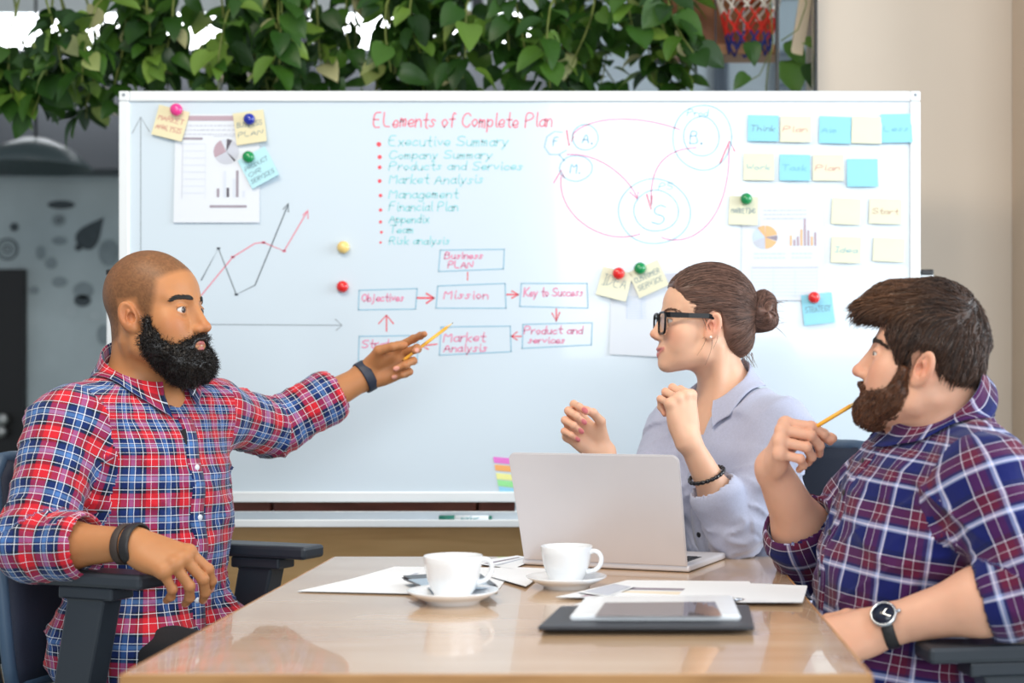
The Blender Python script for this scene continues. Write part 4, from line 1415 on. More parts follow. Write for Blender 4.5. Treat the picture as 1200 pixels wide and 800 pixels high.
# painted ornaments on the grey wall (flat paint)
wall_b = bpy.data.objects['wall_back']
M_pdark = plain('mural_dark_paint', '444C50', 0.8, noise=0.2, nscale=20)
M_pmid = plain('mural_mid_paint', '828D90', 0.8, noise=0.25, nscale=20)
M_ppale = plain('mural_pale_paint', 'B4BEC0', 0.8, noise=0.1, nscale=20)


def mural(name, outline, mat, y=0.004):
    V = [(p[0], FAR - y, p[1]) for p in outline] + [(p[0], FAR - 0.0005, p[1]) for p in outline]
    n = len(outline)
    Fs = [tuple(range(n))] + [(i, i + n, (i + 1) % n + n, (i + 1) % n) for i in range(n)]
    link(name, poly_mesh(name, V, Fs, False), mat, wall_b)


def ring_m(px, py, r0, r1, mat):
    c = P(px, py, SF); n = 26
    a = [2 * math.pi * i / n for i in range(n)]
    V = [(c[0] + r0 / SF * math.cos(t), FAR - 0.004, c[2] + r0 / SF * math.sin(t)) for t in a] + [(c[0] + r1 / SF * math.cos(t), FAR - 0.004, c[2] + r1 / SF * math.sin(t)) for t in a]
    link('mural_ring', poly_mesh('mural_ring', V, [(i, (i + 1) % n, (i + 1) % n + n, i + n) for i in range(n)], False), mat, wall_b)


def blob(px, py, rx, ry, mat, name='mural_spot', rot=0.0, tear=0.0, y=0.004):
    c = P(px, py, SF); out = []
    for i in range(28):
        t = 2 * math.pi * i / 28
        x, z = rx * math.cos(t), ry * math.sin(t) * (1 - tear * math.cos(t))
        out.append((c[0] + (x * math.cos(rot) - z * math.sin(rot)) / SF, c[2] + (x * math.sin(rot) + z * math.cos(rot)) / SF))
    mural(name, out, mat, y)


blob(108, 272, 22, 11, M_pdark, 'mural_paisley', 0.9, 0.8)
for r0, r1, m in ((3, 5, M_pdark), (8, 9.5, M_pmid), (11, 13, M_pdark)): ring_m(9, 292, r0, r1, m)
for r0, r1, m in ((2, 4, M_pdark), (6, 7.5, M_pmid)): ring_m(69, 258, r0, r1, m)
for px, py, rx, ry, m in ((17, 266, 5, 5, M_pdark), (60, 308, 7, 7, M_pmid), (98, 340, 12, 10, M_pmid), (70, 330, 9, 6, M_pmid), (128, 296, 12, 16, M_pmid),
                          (72, 240, 16, 5, M_pdark), (70, 282, 9, 5, M_pmid), (48, 296, 6, 8, M_pmid), (92, 290, 4, 4, M_pdark), (97, 352, 10, 7, M_pdark),
                          (122, 392, 8, 12, M_pmid), (40, 340, 6, 5, M_pmid)):
    blob(px, py, rx, ry, m)
for px, py in ((84, 365), (112, 370)): ring_m(px, py, 2, 5, M_ppale)

# strip lights under the far ceiling
for i, (p0, p1) in enumerate(((-40, 172), (196, 300), (372, 470), (492, 552), (572, 648))):
    x0, x1 = P(p0, 0, 236)[0], P(p1, 0, 236)[0]
    o = empty('strip_light', ((x0 + x1) / 2, 7.05, 3.12))
    tag(o, 'long white ceiling strip light glowing behind the hanging leaves', 'light', 'ceiling strip lights behind the plants')
    box('housing', (x0, 6.95, 2.885), (x1, 7.25, 3.12), plain('lamp_housing', 'D8DCDC', 0.5) if i == 0 else bpy.data.materials['lamp_housing'], o, 0.004)
    box('diffuser', (x0 + 0.01, 6.97, 2.775), (x1 - 0.01, 7.22, 2.885), M_lamp, o, 0.006)
# spotlights and a dome lamp in the dark zone
M_cream = plain('cream_enamel', 'D8C8AC', 0.5)
for px, py, k in ((272, 76, 1.0), (521, 68, 0.9), (122, 118, 0.8), (330, 103, 0.9)):
    c = P(px, py, 258); ztop = 3.12
    o = empty('spotlight', c)
    tag(o, 'small cream ceiling spotlight seen through gaps between the leaves', 'spotlight', 'cream ceiling spotlights')
    Mx = Matrix.Translation(Vector(c)) @ Matrix.Rotation(0.25, 4, 'Y')
    link('lamp_shade', lathe_mesh('lamp_shade', [(0.0, 0.07 * k), (0.028 * k, 0.07 * k), (0.066 * k, -0.03 * k), (0.062 * k, -0.03 * k), (0.025 * k, 0.062 * k), (0, 0.062 * k)], 20, Mx), M_cream, o)
    box('mount_plate', (c[0] - 0.07 * k, c[1] - 0.03, c[2] - 0.075 * k), (c[0] + 0.07 * k, c[1] + 0.03, c[2] - 0.035 * k), M_cream, o, 0.004)
    tube('rod', [(c[0], c[1], c[2] + 0.06 * k), (c[0], c[1], ztop)], 0.008, M_black, o, 6)
c = P(42, 188, 265)
o = empty('dome_pendant', c)
tag(o, 'wide grey-green dome pendant lamp hanging before the grey mural wall', 'lamp')
Mx = Matrix.Translation(Vector(c))
link('lamp_shade', lathe_mesh('lamp_shade', [(0.02, 0.10), (0.06, 0.095), (0.16, 0.05), (0.24, -0.03), (0.235, -0.035), (0.155, 0.04), (0.05, 0.085), (0.02, 0.09)], 32, Mx), plain('dome_enamel', '505C5E', 0.35), o)
tube('cord', [(c[0], c[1], c[2] + 0.09), (c[0], c[1], 3.12)], 0.006, M_black, o, 6)

# wooden counter behind the whiteboard, with a dark rail
M_ply = wood_mat('plywood', ['CC9C62', 'DAAC72', 'E2B67E'], (1.2, 6, 14), 0.5)
M_rail = wood_mat('dark_rail', ['64301F', '7E4234', '8E4E3C'], (2, 10, 10), 0.4)
o = empty('wooden_counter', (-0.5, 4.25, 0))
tag(o, 'low plywood counter with dark brown rail standing behind the whiteboard', 'counter')
box('front_panel', (-1.52, 3.99, 0.06), (0.50, 4.03, 0.700), M_ply, o, 0.002)
box('carcass', (-1.51, 4.03, 0.0), (0.50, 4.50, 0.70), M_ply, o, 0.002)
for a, b in zip([-1.54, -0.98, -0.42, 0.06], [-0.98, -0.42, 0.06, 0.52]):
    box('rail', (a + 0.002, 3.95, 0.702), (b - 0.002, 4.08, 0.800), M_rail, o, 0.010)
box('counter_top', (-1.54, 4.08, 0.702), (0.52, 4.52, 0.74), M_ply, o, 0.003)

# glass partition beside the beige wall
o = empty('glass_partition', (0.455, 4.02, 0))
tag(o, 'narrow glass panel in black frame beside the beige wall', 'partition')
for px in (910, 955):
    x = P(px, 0, 422)[0]
    box('frame_post', (x - 0.004, 4.00, 0.0), (x + 0.004, 4.03, 3.0), M_black, o, 0.001)
x0, x1 = P(910, 0, 422)[0] + 0.006, P(955, 0, 422)[0] - 0.006
box('frame_rail', (x0, 4.005, 0.0), (x1, 4.035, 0.03), M_black, o, 0.001)
box('frame_rail', (x0, 4.005, 2.97), (x1, 4.035, 3.0), M_black, o, 0.001)
box('pane', (x0, 4.016, 0.03), (x1, 4.022, 2.97), M_glass, o, 0.0)
# louvred vent and pipes on the pale wall behind the glass
o = empty('wall_vent', (P(930, 0, 230)[0], 7.58, 2.65))
tag(o, 'grey slatted vent on pale wall seen through the glass panel', 'vent')
M_vent = plain('vent_grey', '98A4AE', 0.5); M_vent2 = plain('vent_slat', '6E7884', 0.5)
c = P(931, 92, 226)
box('backing', (c[0] - 0.11, 7.55, c[2] - 0.22), (c[0] + 0.11, 7.60, c[2] + 0.16), M_vent, o, 0.004)
for k in range(9):
    box('slat', (c[0] - 0.10, 7.52, c[2] - 0.20 + k * 0.04), (c[0] + 0.10, 7.555, c[2] - 0.182 + k * 0.04), M_vent2, o, 0.002)
for px in (842, 850):
    x = P(px, 0, 228)[0]
    o = tube('wall_pipe', [(x, 7.55, 0.0), (x, 7.55, 3.12)], 0.022, bpy.data.materials['vent_slat'], None, 10)
    tag(o, 'thin grey vertical pipe on the pale wall under the hoop board', 'pipe', 'pipes on the pale wall')
# ------------------------------------------------------------------ whiteboard and everything on it
SB = 469.6; YB = F_PX / SB


def bx(px): return (px - CX) / SB
def bz(py): return CAM_Z - (py - CY) / SB


M_wb = plain('whiteboard_enamel', 'CFDCE6', 0.16, noise=0.01, nscale=3, coat=0.3)
M_alu = plain('anodised_aluminium', 'C9D2D9', 0.34, 0.65, noise=0.03)
M_alu_w = plain('white_frame', 'E6EAEC', 0.35, 0.1, noise=0.02)
M_grey = plain('grey_plastic', '8C949C', 0.5)
board = empty('whiteboard', (bx(609), YB, 0))
tag(board, 'large mobile whiteboard covered with marker diagrams and notes behind the people', 'whiteboard')
L, R_, T_, B_ = bx(140), bx(1078), bz(107), bz(588)
FW = 0.026
box('writing_surface', (L + 0.01, YB, B_ + 0.01), (R_ - 0.01, YB + 0.016, T_ - 0.01), M_wb, board, 0.0)
box('frame_rail', (L + FW, YB - 0.007, T_ - FW), (R_ - FW, YB + 0.022, T_), M_alu_w, board, 0.003)
box('frame_rail', (L + FW, YB - 0.007, B_), (R_ - FW, YB + 0.022, B_ + FW), M_alu_w, board, 0.003)
box('frame_rail', (L, YB - 0.007, B_ + FW), (L + FW, YB + 0.022, T_ - FW), M_alu_w, board, 0.003)
box('frame_rail', (R_ - FW, YB - 0.007, B_ + FW), (R_, YB + 0.022, T_ - FW), M_alu_w, board, 0.003)
for x0, z0 in ((L, T_ - FW), (R_ - FW, T_ - FW), (L, B_), (R_ - FW, B_)):
    c = box('frame_corner', (x0, YB - 0.008, z0), (x0 + FW, YB + 0.023, z0 + FW), M_alu_w, board, 0.004)
    box('screw_cap', (x0 + 0.010, YB - 0.0105, z0 + 0.012), (x0 + 0.017, YB - 0.007, z0 + 0.019), M_grey, c, 0.001)
# stand: side posts with pivots, feet, tray
for sx, x in ((-1, L - 0.020), (1, R_ + 0.020)):
    zt = bz(320)
    box('stand_post', (x - 0.017, YB + 0.010, 0.10), (x + 0.017, YB + 0.045, zt), M_alu_w, board, 0.004)
    pv = box('pivot_clamp', (x - 0.016, YB + 0.004, zt - 0.004), (x + 0.016, YB + 0.046, zt + 0.010), M_black, board, 0.003)
    box('foot', (x - 0.022, YB - 0.30, 0.075), (x + 0.022, YB + 0.24, 0.115), M_alu_w, board, 0.006)
    for yy in (-0.27, 0.21):
        Mx = Matrix.Translation((x + 0.012, YB + yy, 0.034)) @ Matrix.Rotation(math.pi / 2, 4, 'Y')
        link('caster', lathe_mesh('caster', [(0, -0.012), (0.030, -0.012), (0.034, -0.006), (0.034, 0.006), (0.030, 0.012), (0, 0.012)], 18, Mx), M_black, board)
zt0 = CAM_Z - (601 - CY) / 476.0; zt1 = CAM_Z - (618 - CY) / 485.0
tx0, tx1 = bx(146), bx(1070)
tray = box('marker_tray', (tx0, YB - 0.100, zt1), (tx1, YB + 0.008, zt1 + 0.008), M_alu, board, 0.002)
box('tray_back', (tx0, YB + 0.000, zt1 + 0.008), (tx1, YB + 0.010, zt0), M_alu, tray, 0.001)
box('tray_lip', (tx0, YB - 0.104, zt1), (tx1, YB - 0.098, zt1 + 0.018), M_alu_w, tray, 0.002)
for x in (bx(150), bx(610), bx(1066)):
    box('tray_bracket', (x - 0.015, YB + 0.010, zt1), (x + 0.015, YB + 0.018, B_ + 0.004), M_alu, board, 0.001)

# ---- handwriting: strokes laid as flat ribbons of marker ink
GLYPH = {
 'A': "00 39 60;13 53", 'B': "00 09 48 57 45 05;45 54 61 40 00", 'C': "67 49 18 04 11 40 62", 'D': "00 09 48 65 41 00", 'E': "59 09 00 50;05 45",
 'F': "59 09 00;05 45", 'G': "67 49 18 04 11 40 62 64 44", 'I': "30 39;19 49;10 40", 'K': "00 09;69 04 60", 'L': "09 00 50", 'M': "00 09 34 69 60", 'N': "00 09 60 69",
 'O': "30 03 06 39 66 63 30", 'P': "00 09 49 67 55 04", 'R': "00 09 49 67 55 04;34 60", 'S': "68 39 07 15 54 62 40 01", 'T': "09 69;39 30", 'U': "09 02 20 40 62 69",
 'V': "09 30 69", 'W': "09 20 36 50 69", 'Y': "09 35 69;35 30", 'a': "44 25 03 01 20 41;45 41 50", 'b': "09 00;03 25 44 41 20 01", 'c': "44 25 03 01 20 41", 'd': "44 25 03 01 20 41;49 40",
 'e': "02 42 44 25 03 01 20 41", 'f': "48 39 27 20;05 45", 'g': "44 25 03 01 20 41;45 4b 2c 0b", 'h': "09 00;03 25 44 40", 'i': "15 11 20;17 18", 'j': "25 2b 0c;27 28",
 'k': "09 00;45 02 40", 'l': "19 11 20", 'm': "05 00;03 15 24 20;23 35 44 40", 'n': "05 00;03 25 44 40", 'o': "20 02 03 25 43 42 20", 'p': "05 0c;03 25 44 41 20 01",
 'r': "05 00;03 25 35", 's': "44 25 14 32 31 10 01", 't': "29 21 30 40;05 45", 'u': "05 01 20 41;45 40", 'v': "05 20 45", 'w': "05 10 23 30 45", 'x': "05 40;00 45",
 'y': "05 20;45 0c", '.': "10 11 20 10", ' ': ""}
GW = {c: (7.6 if c.isupper() else 5.6) for c in GLYPH}
GW.update({'m': 6.2, 'i': 3.2, 'l': 3.2, 'I': 5.6, 'M': 8.0, ' ': 4.0, '.': 3.0, 't': 5.0, 'r': 4.6})
YC = {str(i): i for i in range(10)}; YC.update({'a': -1, 'b': -2, 'c': -3})
wr_rng = random.Random(11)


def chaikin(p, it=2):
    p = [np.array(q, float) for q in p]
    for _ in range(it):
        if len(p) < 3: break
        q = [p[0]]
        for a, b in zip(p[:-1], p[1:]):
            q += [a * 0.75 + b * 0.25, a * 0.25 + b * 0.75]
        q.append(p[-1]); p = q
    return p


def text_strokes(txt, x, y, h, w=None, slant=0.12, jit=0.35):
    """pixel polylines for a handwritten line; (x, y) is the left end of the baseline, h the capital height, w the wanted length"""
    tot = sum(GW[c] for c in txt)
    sx = (w / tot) if w else h / 9.0 * 0.9
    out = []; cx = 0.0
    for c in txt:
        dy = wr_rng.uniform(-jit, jit)
        for st in GLYPH[c].split(';'):
            if not st: continue
            pl = []
            for tok in st.split():
                gx, gy = int(tok[0]), YC[tok[1]]
                gx += wr_rng.uniform(-.25, .25); gy += wr_rng.uniform(-.25, .25) + dy
                pl.append((x + (cx + gx + slant * gy) * sx, y - gy * h / 9.0))
            out.append(chaikin(pl))
        cx += GW[c]
    return out


def ribbon_data(polys, width, to3d, normal_off):
    """flat quads along pixel polylines; to3d maps (px, py) to the surface"""
    V, Fq = [], []
    for pl in polys:
        pl = [np.asarray(p, float) for p in pl]
        keep = [pl[0]]
        for q in pl[1:]:
            if np.linalg.norm(q - keep[-1]) > 0.05: keep.append(q)
        if len(keep) == 1: keep.append(keep[0] + (0.6, 0))
        pl = np.array(keep); t = np.gradient(pl, axis=0); t /= np.linalg.norm(t, axis=1)[:, None] + 1e-9
        pl[0] -= t[0] * width * 0.4; pl[-1] += t[-1] * width * 0.4
        nn = np.stack([-t[:, 1], t[:, 0]], 1) * width / 2
        b = len(V)
        for p, n in zip(pl, nn):
            V.append(to3d(*(p + n))); V.append(to3d(*(p - n)))
        for i in range(len(pl) - 1):
            Fq.append((b + 2 * i, b + 2 * i + 1, b + 2 * i + 3, b + 2 * i + 2))
    return V, Fq


def on_board(px, py): return np.array((bx(px), YB - 0.0006, bz(py)))


def ink(name, polys, width, mat, parent=None, to3d=on_board):
    V, Fq = ribbon_data(polys, width, to3d, 0)
    return link(name, poly_mesh(name, V, Fq, False), mat, parent or board)


def ink_mat(name, col):
    return plain(name, col, 0.5, noise=0.12, nscale=60)


I_red = ink_mat('red_ink', 'E8748A'); I_red2 = ink_mat('strong_red_ink', 'E64C5A'); I_cyan = ink_mat('pale_cyan_ink', '8CD2D8'); I_blue = ink_mat('pale_blue_ink', '86B8D0')
I_mag = ink_mat('magenta_ink', 'E484A8'); I_dark = ink_mat('dark_ink', '4C5560'); I_teal = ink_mat('teal_ink', '86B8BE'); I_grey = ink_mat('grey_ink', '8E98A0')


def circle(cx, cy, rx, ry, a0=0, a1=360, n=48, wob=0.02):
    ph = wr_rng.uniform(0, 6)
    return [(cx + rx * (1 + wob * math.sin(2 * t + ph)) * math.cos(t), cy + ry * (1 + wob * math.sin(3 * t + ph)) * math.sin(t)) for t in np.radians(np.linspace(a0, a1, n))]


def bez(p, n=30):
    p = np.array(p, float)
    return [tuple(sum(math.comb(len(p) - 1, k) * (1 - t) ** (len(p) - 1 - k) * t ** k * p[k] for k in range(len(p)))) for t in np.linspace(0, 1, n)]


ink('heading_writing', text_strokes('ELements of Complete Plan', 437, 149, 17, 212, jit=0.5), 1.5, I_red)
lines = [('Executive Summary', 455, 171, 12, 142), ('Company Summary', 456, 186, 10, 122), ('Products and Services', 456, 199, 10, 158), ('Market Analysis', 456, 215, 11, 112),
         ('Management', 456, 232, 11, 82), ('Financial Plan', 456, 247, 11, 82), ('Appendix', 456, 261, 10, 48), ('Team', 456, 273, 9, 30), ('Risk analysis', 456, 286, 9, 72)]
for t, x, y, h, w in lines:
    ink('list_writing', text_strokes(t, x, y, h, w), 1.25, I_cyan)
for x, y, r in ((444, 169, 2.8), (445, 184, 2.5), (445, 196, 2.3), (445, 212, 2.3), (446, 229, 2.1), (446, 246, 2.0), (446, 260, 1.9), (447, 272, 1.7), (446, 284, 1.5)):
    c = on_board(x, y); n = 12
    link('bullet_dot', poly_mesh('bullet_dot', [(c[0] + r / SB * math.cos(2 * math.pi * k / n), c[1], c[2] + r / SB * math.sin(2 * math.pi * k / n)) for k in range(n)], [tuple(range(n))], False), I_red2, board)
# flow chart
for q in (((516, 293), (591, 292), (590, 315), (514, 318)), ((513, 335), (592, 332), (593, 361), (511, 361)), ((611, 332), (688, 332), (689, 361), (609, 359)),
          ((421, 340), (489, 338), (487, 362), (420, 363)), ((613, 380), (694, 378), (693, 404), (612, 408)), ((517, 383), (598, 382), (599, 412), (515, 416)), ((421, 394), (490, 393), (489, 425), (420, 424))):
    ink('chart_box', [[q[0], q[1]], [q[1], q[2]], [q[2], q[3]], [q[3], q[0]]], 1.2, I_blue)
for t, x, y, h, w in (('Business', 521, 303, 8, 46), ('PLAN', 525, 314, 8, 30), ('Objectives', 424, 353, 9, 50), ('Mission', 520, 350, 10, 54), ('Key to Success', 614, 347, 10, 70),
                      ('Product and', 614, 391, 9, 70), ('services', 619, 402, 8, 44), ('Market', 520, 400, 11, 50), ('Analysis', 520, 412, 10, 52), ('Strategy', 424, 407, 9, 54)):
    ink('chart_writing', text_strokes(t, x, y, h, w), 1.35, I_mag)
for pls, wd in (([[(548, 319), (548, 328)]], 1.2), ([[(489, 349), (508, 349)], [(500, 344), (509, 349), (500, 355)]], 2.2), ([[(594, 345), (607, 345)], [(600, 341), (608, 345), (600, 349)]], 1.8),
                ([[(652, 362), (652, 376)], [(647, 367), (652, 376), (656, 366)]], 1.6), ([[(611, 394), (599, 394)], [(606, 389), (599, 394), (606, 398)]], 1.5),
                ([[(512, 403), (495, 405)], [(501, 399), (494, 405), (502, 409)]], 1.5), ([[(453, 388), (453, 370)], [(444, 379), (453, 369), (461, 379)]], 1.5)):
    ink('chart_arrow', pls, wd, I_red2)
# circles and loops
ink('circle_drawing', [circle(823, 161, 35, 38), circle(822, 160, 21, 23)], 1.1, I_blue)
ink('circle_drawing', [circle(767, 248, 42, 38), circle(769, 247, 26, 24)], 1.1, I_blue)
ink('circle_drawing', [circle(686, 161, 15, 15)], 1.1, I_blue)
ink('circle_drawing', [circle(675, 197, 19, 15)], 1.1, I_blue)
ink('circle_drawing', [[(664, 176), (655, 181), (644, 181), (638, 172), (641, 160), (650, 154), (659, 155)], [(655, 181), (662, 189)]], 1.1, I_blue)
for t, x, y, h in (('A.', 682, 168, 13), ('M.', 668, 203, 12), ('F', 648, 171, 10), ('B.', 808, 168, 16), ('S', 764, 264, 24)):
    ink('letter_drawing', text_strokes(t, x, y, h, None), 1.3, I_blue)
ink('letter_drawing', text_strokes('Prod', 805, 136, 8, 26), 1.0, I_cyan)
ink('letter_drawing', text_strokes('PS', 772, 222, 8, 18), 1.0, I_cyan)
for p in ([(797, 152), (760, 138), (710, 132), (680, 146), (671, 158)], [(664, 181), (700, 178), (735, 205), (747, 232)], [(816, 173), (770, 175), (762, 205), (763, 240)],
          [(658, 205), (650, 250), (705, 290), (750, 274)], [(775, 278), (810, 292), (858, 260), (854, 170)]):
    ink('loop_arrow', [bez(p)], 1.3, I_mag)
ink('loop_arrow', [[(664, 153), (667, 171), (672, 160)]], 1.8, I_red)
ink('loop_arrow', [[(738, 225), (747, 233), (748, 225)]], 1.4, I_mag)
ink('loop_arrow', [[(758, 228), (763, 246), (764, 230)]], 2.0, I_red)
ink('loop_arrow', [[(649, 214), (658, 199), (661, 208)]], 1.5, I_mag)
ink('loop_arrow', [[(844, 191), (855, 165), (861, 177)]], 1.8, I_red)
# line chart
ink('chart_axis', [[(165, 138), (165, 300)], [(155, 156), (165, 137), (175, 154)]], 1.0, I_grey)
ink('chart_axis', [[(236, 380), (400, 381)], [(393, 374), (401, 381), (394, 387)]], 1.0, I_grey)
ink('chart_line', [[(236, 328), (256, 291), (277, 345), (299, 334), (338, 239)], [(332, 245), (338, 238), (338, 248)]], 1.2, I_dark)
ink('chart_line', [[(236, 346), (273, 301), (299, 285), (309, 284), (333, 294), (360, 248)], [(355, 252), (361, 246), (361, 256)]], 1.2, I_red)
for x, y in ((256, 291), (277, 345)): ink('chart_point', [[(x - 1, y), (x + 1, y)]], 2.6, I_dark)
for x, y in ((273, 301), (309, 284), (333, 294)): ink('chart_point', [[(x - 1, y), (x + 1, y)]], 2.6, I_red)

# ---- printed sheets
M_paper = plain('print_paper', 'DDE2EA', 0.6, noise=0.01)
M_p1 = plain('print_grey', '9A909C', 0.6); M_p2 = plain('print_light', 'C4C8D4', 0.6); M_p3 = plain('print_dark', '5A5662', 0.6); M_p4 = plain('print_faint', 'D3DAE6', 0.6)
M_p5 = plain('print_orange', 'E9B884', 0.6); M_p6 = plain('print_mauve', 'B49CA8', 0.6); M_p7 = plain('print_blue', 'C6D6EC', 0.6)


def sheet(name, corners, label, lift=0.0022):
    """paper held on the board; corners in pixels tl, tr, br, bl"""
    (x0, y0), (x1, y1), (x2, y2), (x3, y3) = corners
    o = empty(name, (bx((x0 + x2) / 2), YB - lift, bz((y0 + y2) / 2)))
    tag(o, label, 'paper')
    V, Fq = [], []
    N = 8
    for k, off in ((0, lift + 0.0005), (1, lift)):
        for j in range(N + 1):
            v = j / N
            for i in range(N + 1):
                u = i / N
                px = (x0 * (1 - u) + x1 * u) * (1 - v) + (x3 * (1 - u) + x2 * u) * v
                py = (y0 * (1 - u) + y1 * u) * (1 - v) + (y3 * (1 - u) + y2 * u) * v
                bow = 0.004 * v * v * (0.3 + u) * k * 0 + 0.003 * v * v
                V.append((bx(px), YB - off - bow, bz(py)))
        b = k * (N + 1) ** 2
        for j in range(N):
            for i in range(N):
                a = b + j * (N + 1) + i
                q = (a, a + 1, a + N + 2, a + N + 1)
                Fq.append(q if k else q[::-1])
    rim = [i for i in range(N + 1)] + [(j + 1) * (N + 1) - 1 for j in range(1, N + 1)] + [N * (N + 1) + i for i in range(N - 1, -1, -1)] + [j * (N + 1) for j in range(N - 1, 0, -1)]
    for a, c in zip(rim, rim[1:] + rim[:1]):
        Fq.append((a, c, c + (N + 1) ** 2, a + (N + 1) ** 2))
    link('paper_sheet', poly_mesh('paper_sheet', V, Fq, False), M_paper, o)

    def to3d(u, v, e=0.0008):
        px = (x0 * (1 - u) + x1 * u) * (1 - v) + (x3 * (1 - u) + x2 * u) * v
        py = (y0 * (1 - u) + y1 * u) * (1 - v) + (y3 * (1 - u) + y2 * u) * v
        return (bx(px), YB - lift - 0.0005 - 0.003 * v * v - e, bz(py))

    def rect(nm, u0, v0, u1, v1, m, e=0.0008):
        n = max(1, int((v1 - v0) * 10)); V, Fq = [], []
        for k in range(n + 1):
            v = v0 + (v1 - v0) * k / n
            V += [to3d(u0, v, e), to3d(u1, v, e)]
        link(nm, poly_mesh(nm, V, [(2 * k, 2 * k + 1, 2 * k + 3, 2 * k + 2) for k in range(n)], False), m, o)

    def pie(cu, cv, ru, rv, cuts, ms):
        for (a, b), m in zip(zip(cuts[:-1], cuts[1:]), ms):
            n = max(3, int((b - a) / 12))
            V = [to3d(cu, cv)] + [to3d(cu + ru * math.cos(math.radians(t)), cv - rv * math.sin(math.radians(t))) for t in np.linspace(a + 2, b - 2, n)]
            link('pie_slice', poly_mesh('pie_slice', V, [tuple(range(len(V)))], False), m, o)

    def textrows(u0, u1, v0, v1, rows, m):
        V, Fq = [], []
        for r in range(rows):
            v = v0 + (v1 - v0) * r / max(1, rows - 1); u = u0
            while u < u1 - 0.02:
                w = wr_rng.uniform(0.015, 0.06); b = len(V)
                V += [to3d(u, v), to3d(min(u + w, u1), v), to3d(min(u + w, u1), v + 0.010), to3d(u, v + 0.010)]; Fq.append((b, b + 1, b + 2, b + 3)); u += w + 0.012
        link('printed_text', poly_mesh('printed_text', V, Fq, False), m, o)['kind'] = 'stuff'
    return o, rect, pie, textrows


o, rect, pie, rows = sheet('report_sheet', ((206, 134), (304, 134), (305, 261), (204, 261)), 'white printed sheet with grey pie and bar charts under sticky notes')
rect('title_bar', 0.10, 0.015, 0.97, 0.06, M_p6); rows(0.10, 0.95, 0.10, 0.18, 3, M_p2)
rect('heading_bar', 0.10, 0.215, 0.33, 0.235, M_p1); rect('rule_line', 0.46, 0.20, 0.95, 0.205, M_p2)
for k in range(8): rect('table_row', 0.10, 0.27 + k * 0.065, 0.36, 0.275 + k * 0.065, M_p4)
rect('table_rule', 0.09, 0.27, 0.097, 0.78, M_p2); rect('table_rule', 0.36, 0.27, 0.366, 0.78, M_p4)
pie(0.61, 0.345, 0.15, 0.117, [-55, -40, 60, 90, 115, 210, 305], [M_p3, M_p2, M_p3, M_p4, M_p6, M_p2])
for u, h, m in ((0.50, 0.08, M_p1), (0.58, 0.24, M_p4), (0.615, 0.085, M_p3), (0.69, 0.17, M_p4), (0.725, 0.245, M_p1), (0.80, 0.06, M_p4)):
    rect('chart_bar', u, 0.765 - h, u + 0.03, 0.765, m)
rect('caption_bar', 0.42, 0.84, 0.85, 0.862, M_p1)
o, rect, pie, rows = sheet('report_sheet', ((870, 232), (966, 231), (967, 352), (868, 352)), 'white printed sheet with orange pie and bar charts left of cream notes')
rows(0.26, 0.78, 0.12, 0.20, 3, M_p2)
pie(0.28, 0.385, 0.15, 0.115, [-20, 10, 90, 130, 200, 270, 340], [M_p1, M_p5, M_p5, M_p7, M_p2, M_p5])
for k, h in enumerate((0.10, 0.06, 0.09, 0.16, 0.26, 0.15, 0.09, 0.13)): rect('chart_bar', 0.58 + k * 0.042, 0.47 - h, 0.603 + k * 0.042, 0.47, M_p6 if k % 3 else M_p5)
rows(0.15, 0.52, 0.54, 0.58, 2, M_p7); rows(0.60, 0.86, 0.54, 0.58, 2, M_p7)
rect('rule_line', 0.12, 0.675, 0.92, 0.688, M_p2)
for k in range(8): rect('table_row', 0.12, 0.72 + k * 0.033, 0.90, 0.724 + k * 0.033, M_p7)
for k in range(4): rect('table_rule', 0.12 + k * 0.26, 0.70, 0.124 + k * 0.26, 0.97, M_p7)
o, rect, pie, rows = sheet('report_sheet', ((717, 320), (808, 314), (812, 420), (714, 415)), 'white printed sheet with pale table beneath the two pinned cream notes')
for k in range(10): rect('table_row', 0.20, 0.30 + k * 0.028, 0.44, 0.306 + k * 0.028, M_p7)
rect('table_rule', 0.20, 0.28, 0.205, 0.56, M_p7); rect('table_rule', 0.38, 0.28, 0.385, 0.56, M_p7); rect('shaded_corner', 0.42, 0.05, 0.92, 0.20, M_p2)

# ---- sticky notes, magnets, page flags
M_cream_n = plain('cream_note', 'E4E1C6', 0.7, noise=0.03); M_blue_n = plain('blue_note', '92D4E6', 0.7, noise=0.03)
M_lblue_n = plain('light_blue_note', 'B6E2EC', 0.7, noise=0.03); M_yel_n = plain('beige_note', 'E0D7B2', 0.7, noise=0.03)
W_red = ink_mat('note_red_ink', 'C87878'); W_dk = ink_mat('note_dark_ink', '6C8894'); W_cy = ink_mat('note_cyan_ink', '6FB4C8'); W_or = ink_mat('note_brown_ink', 'B08066')


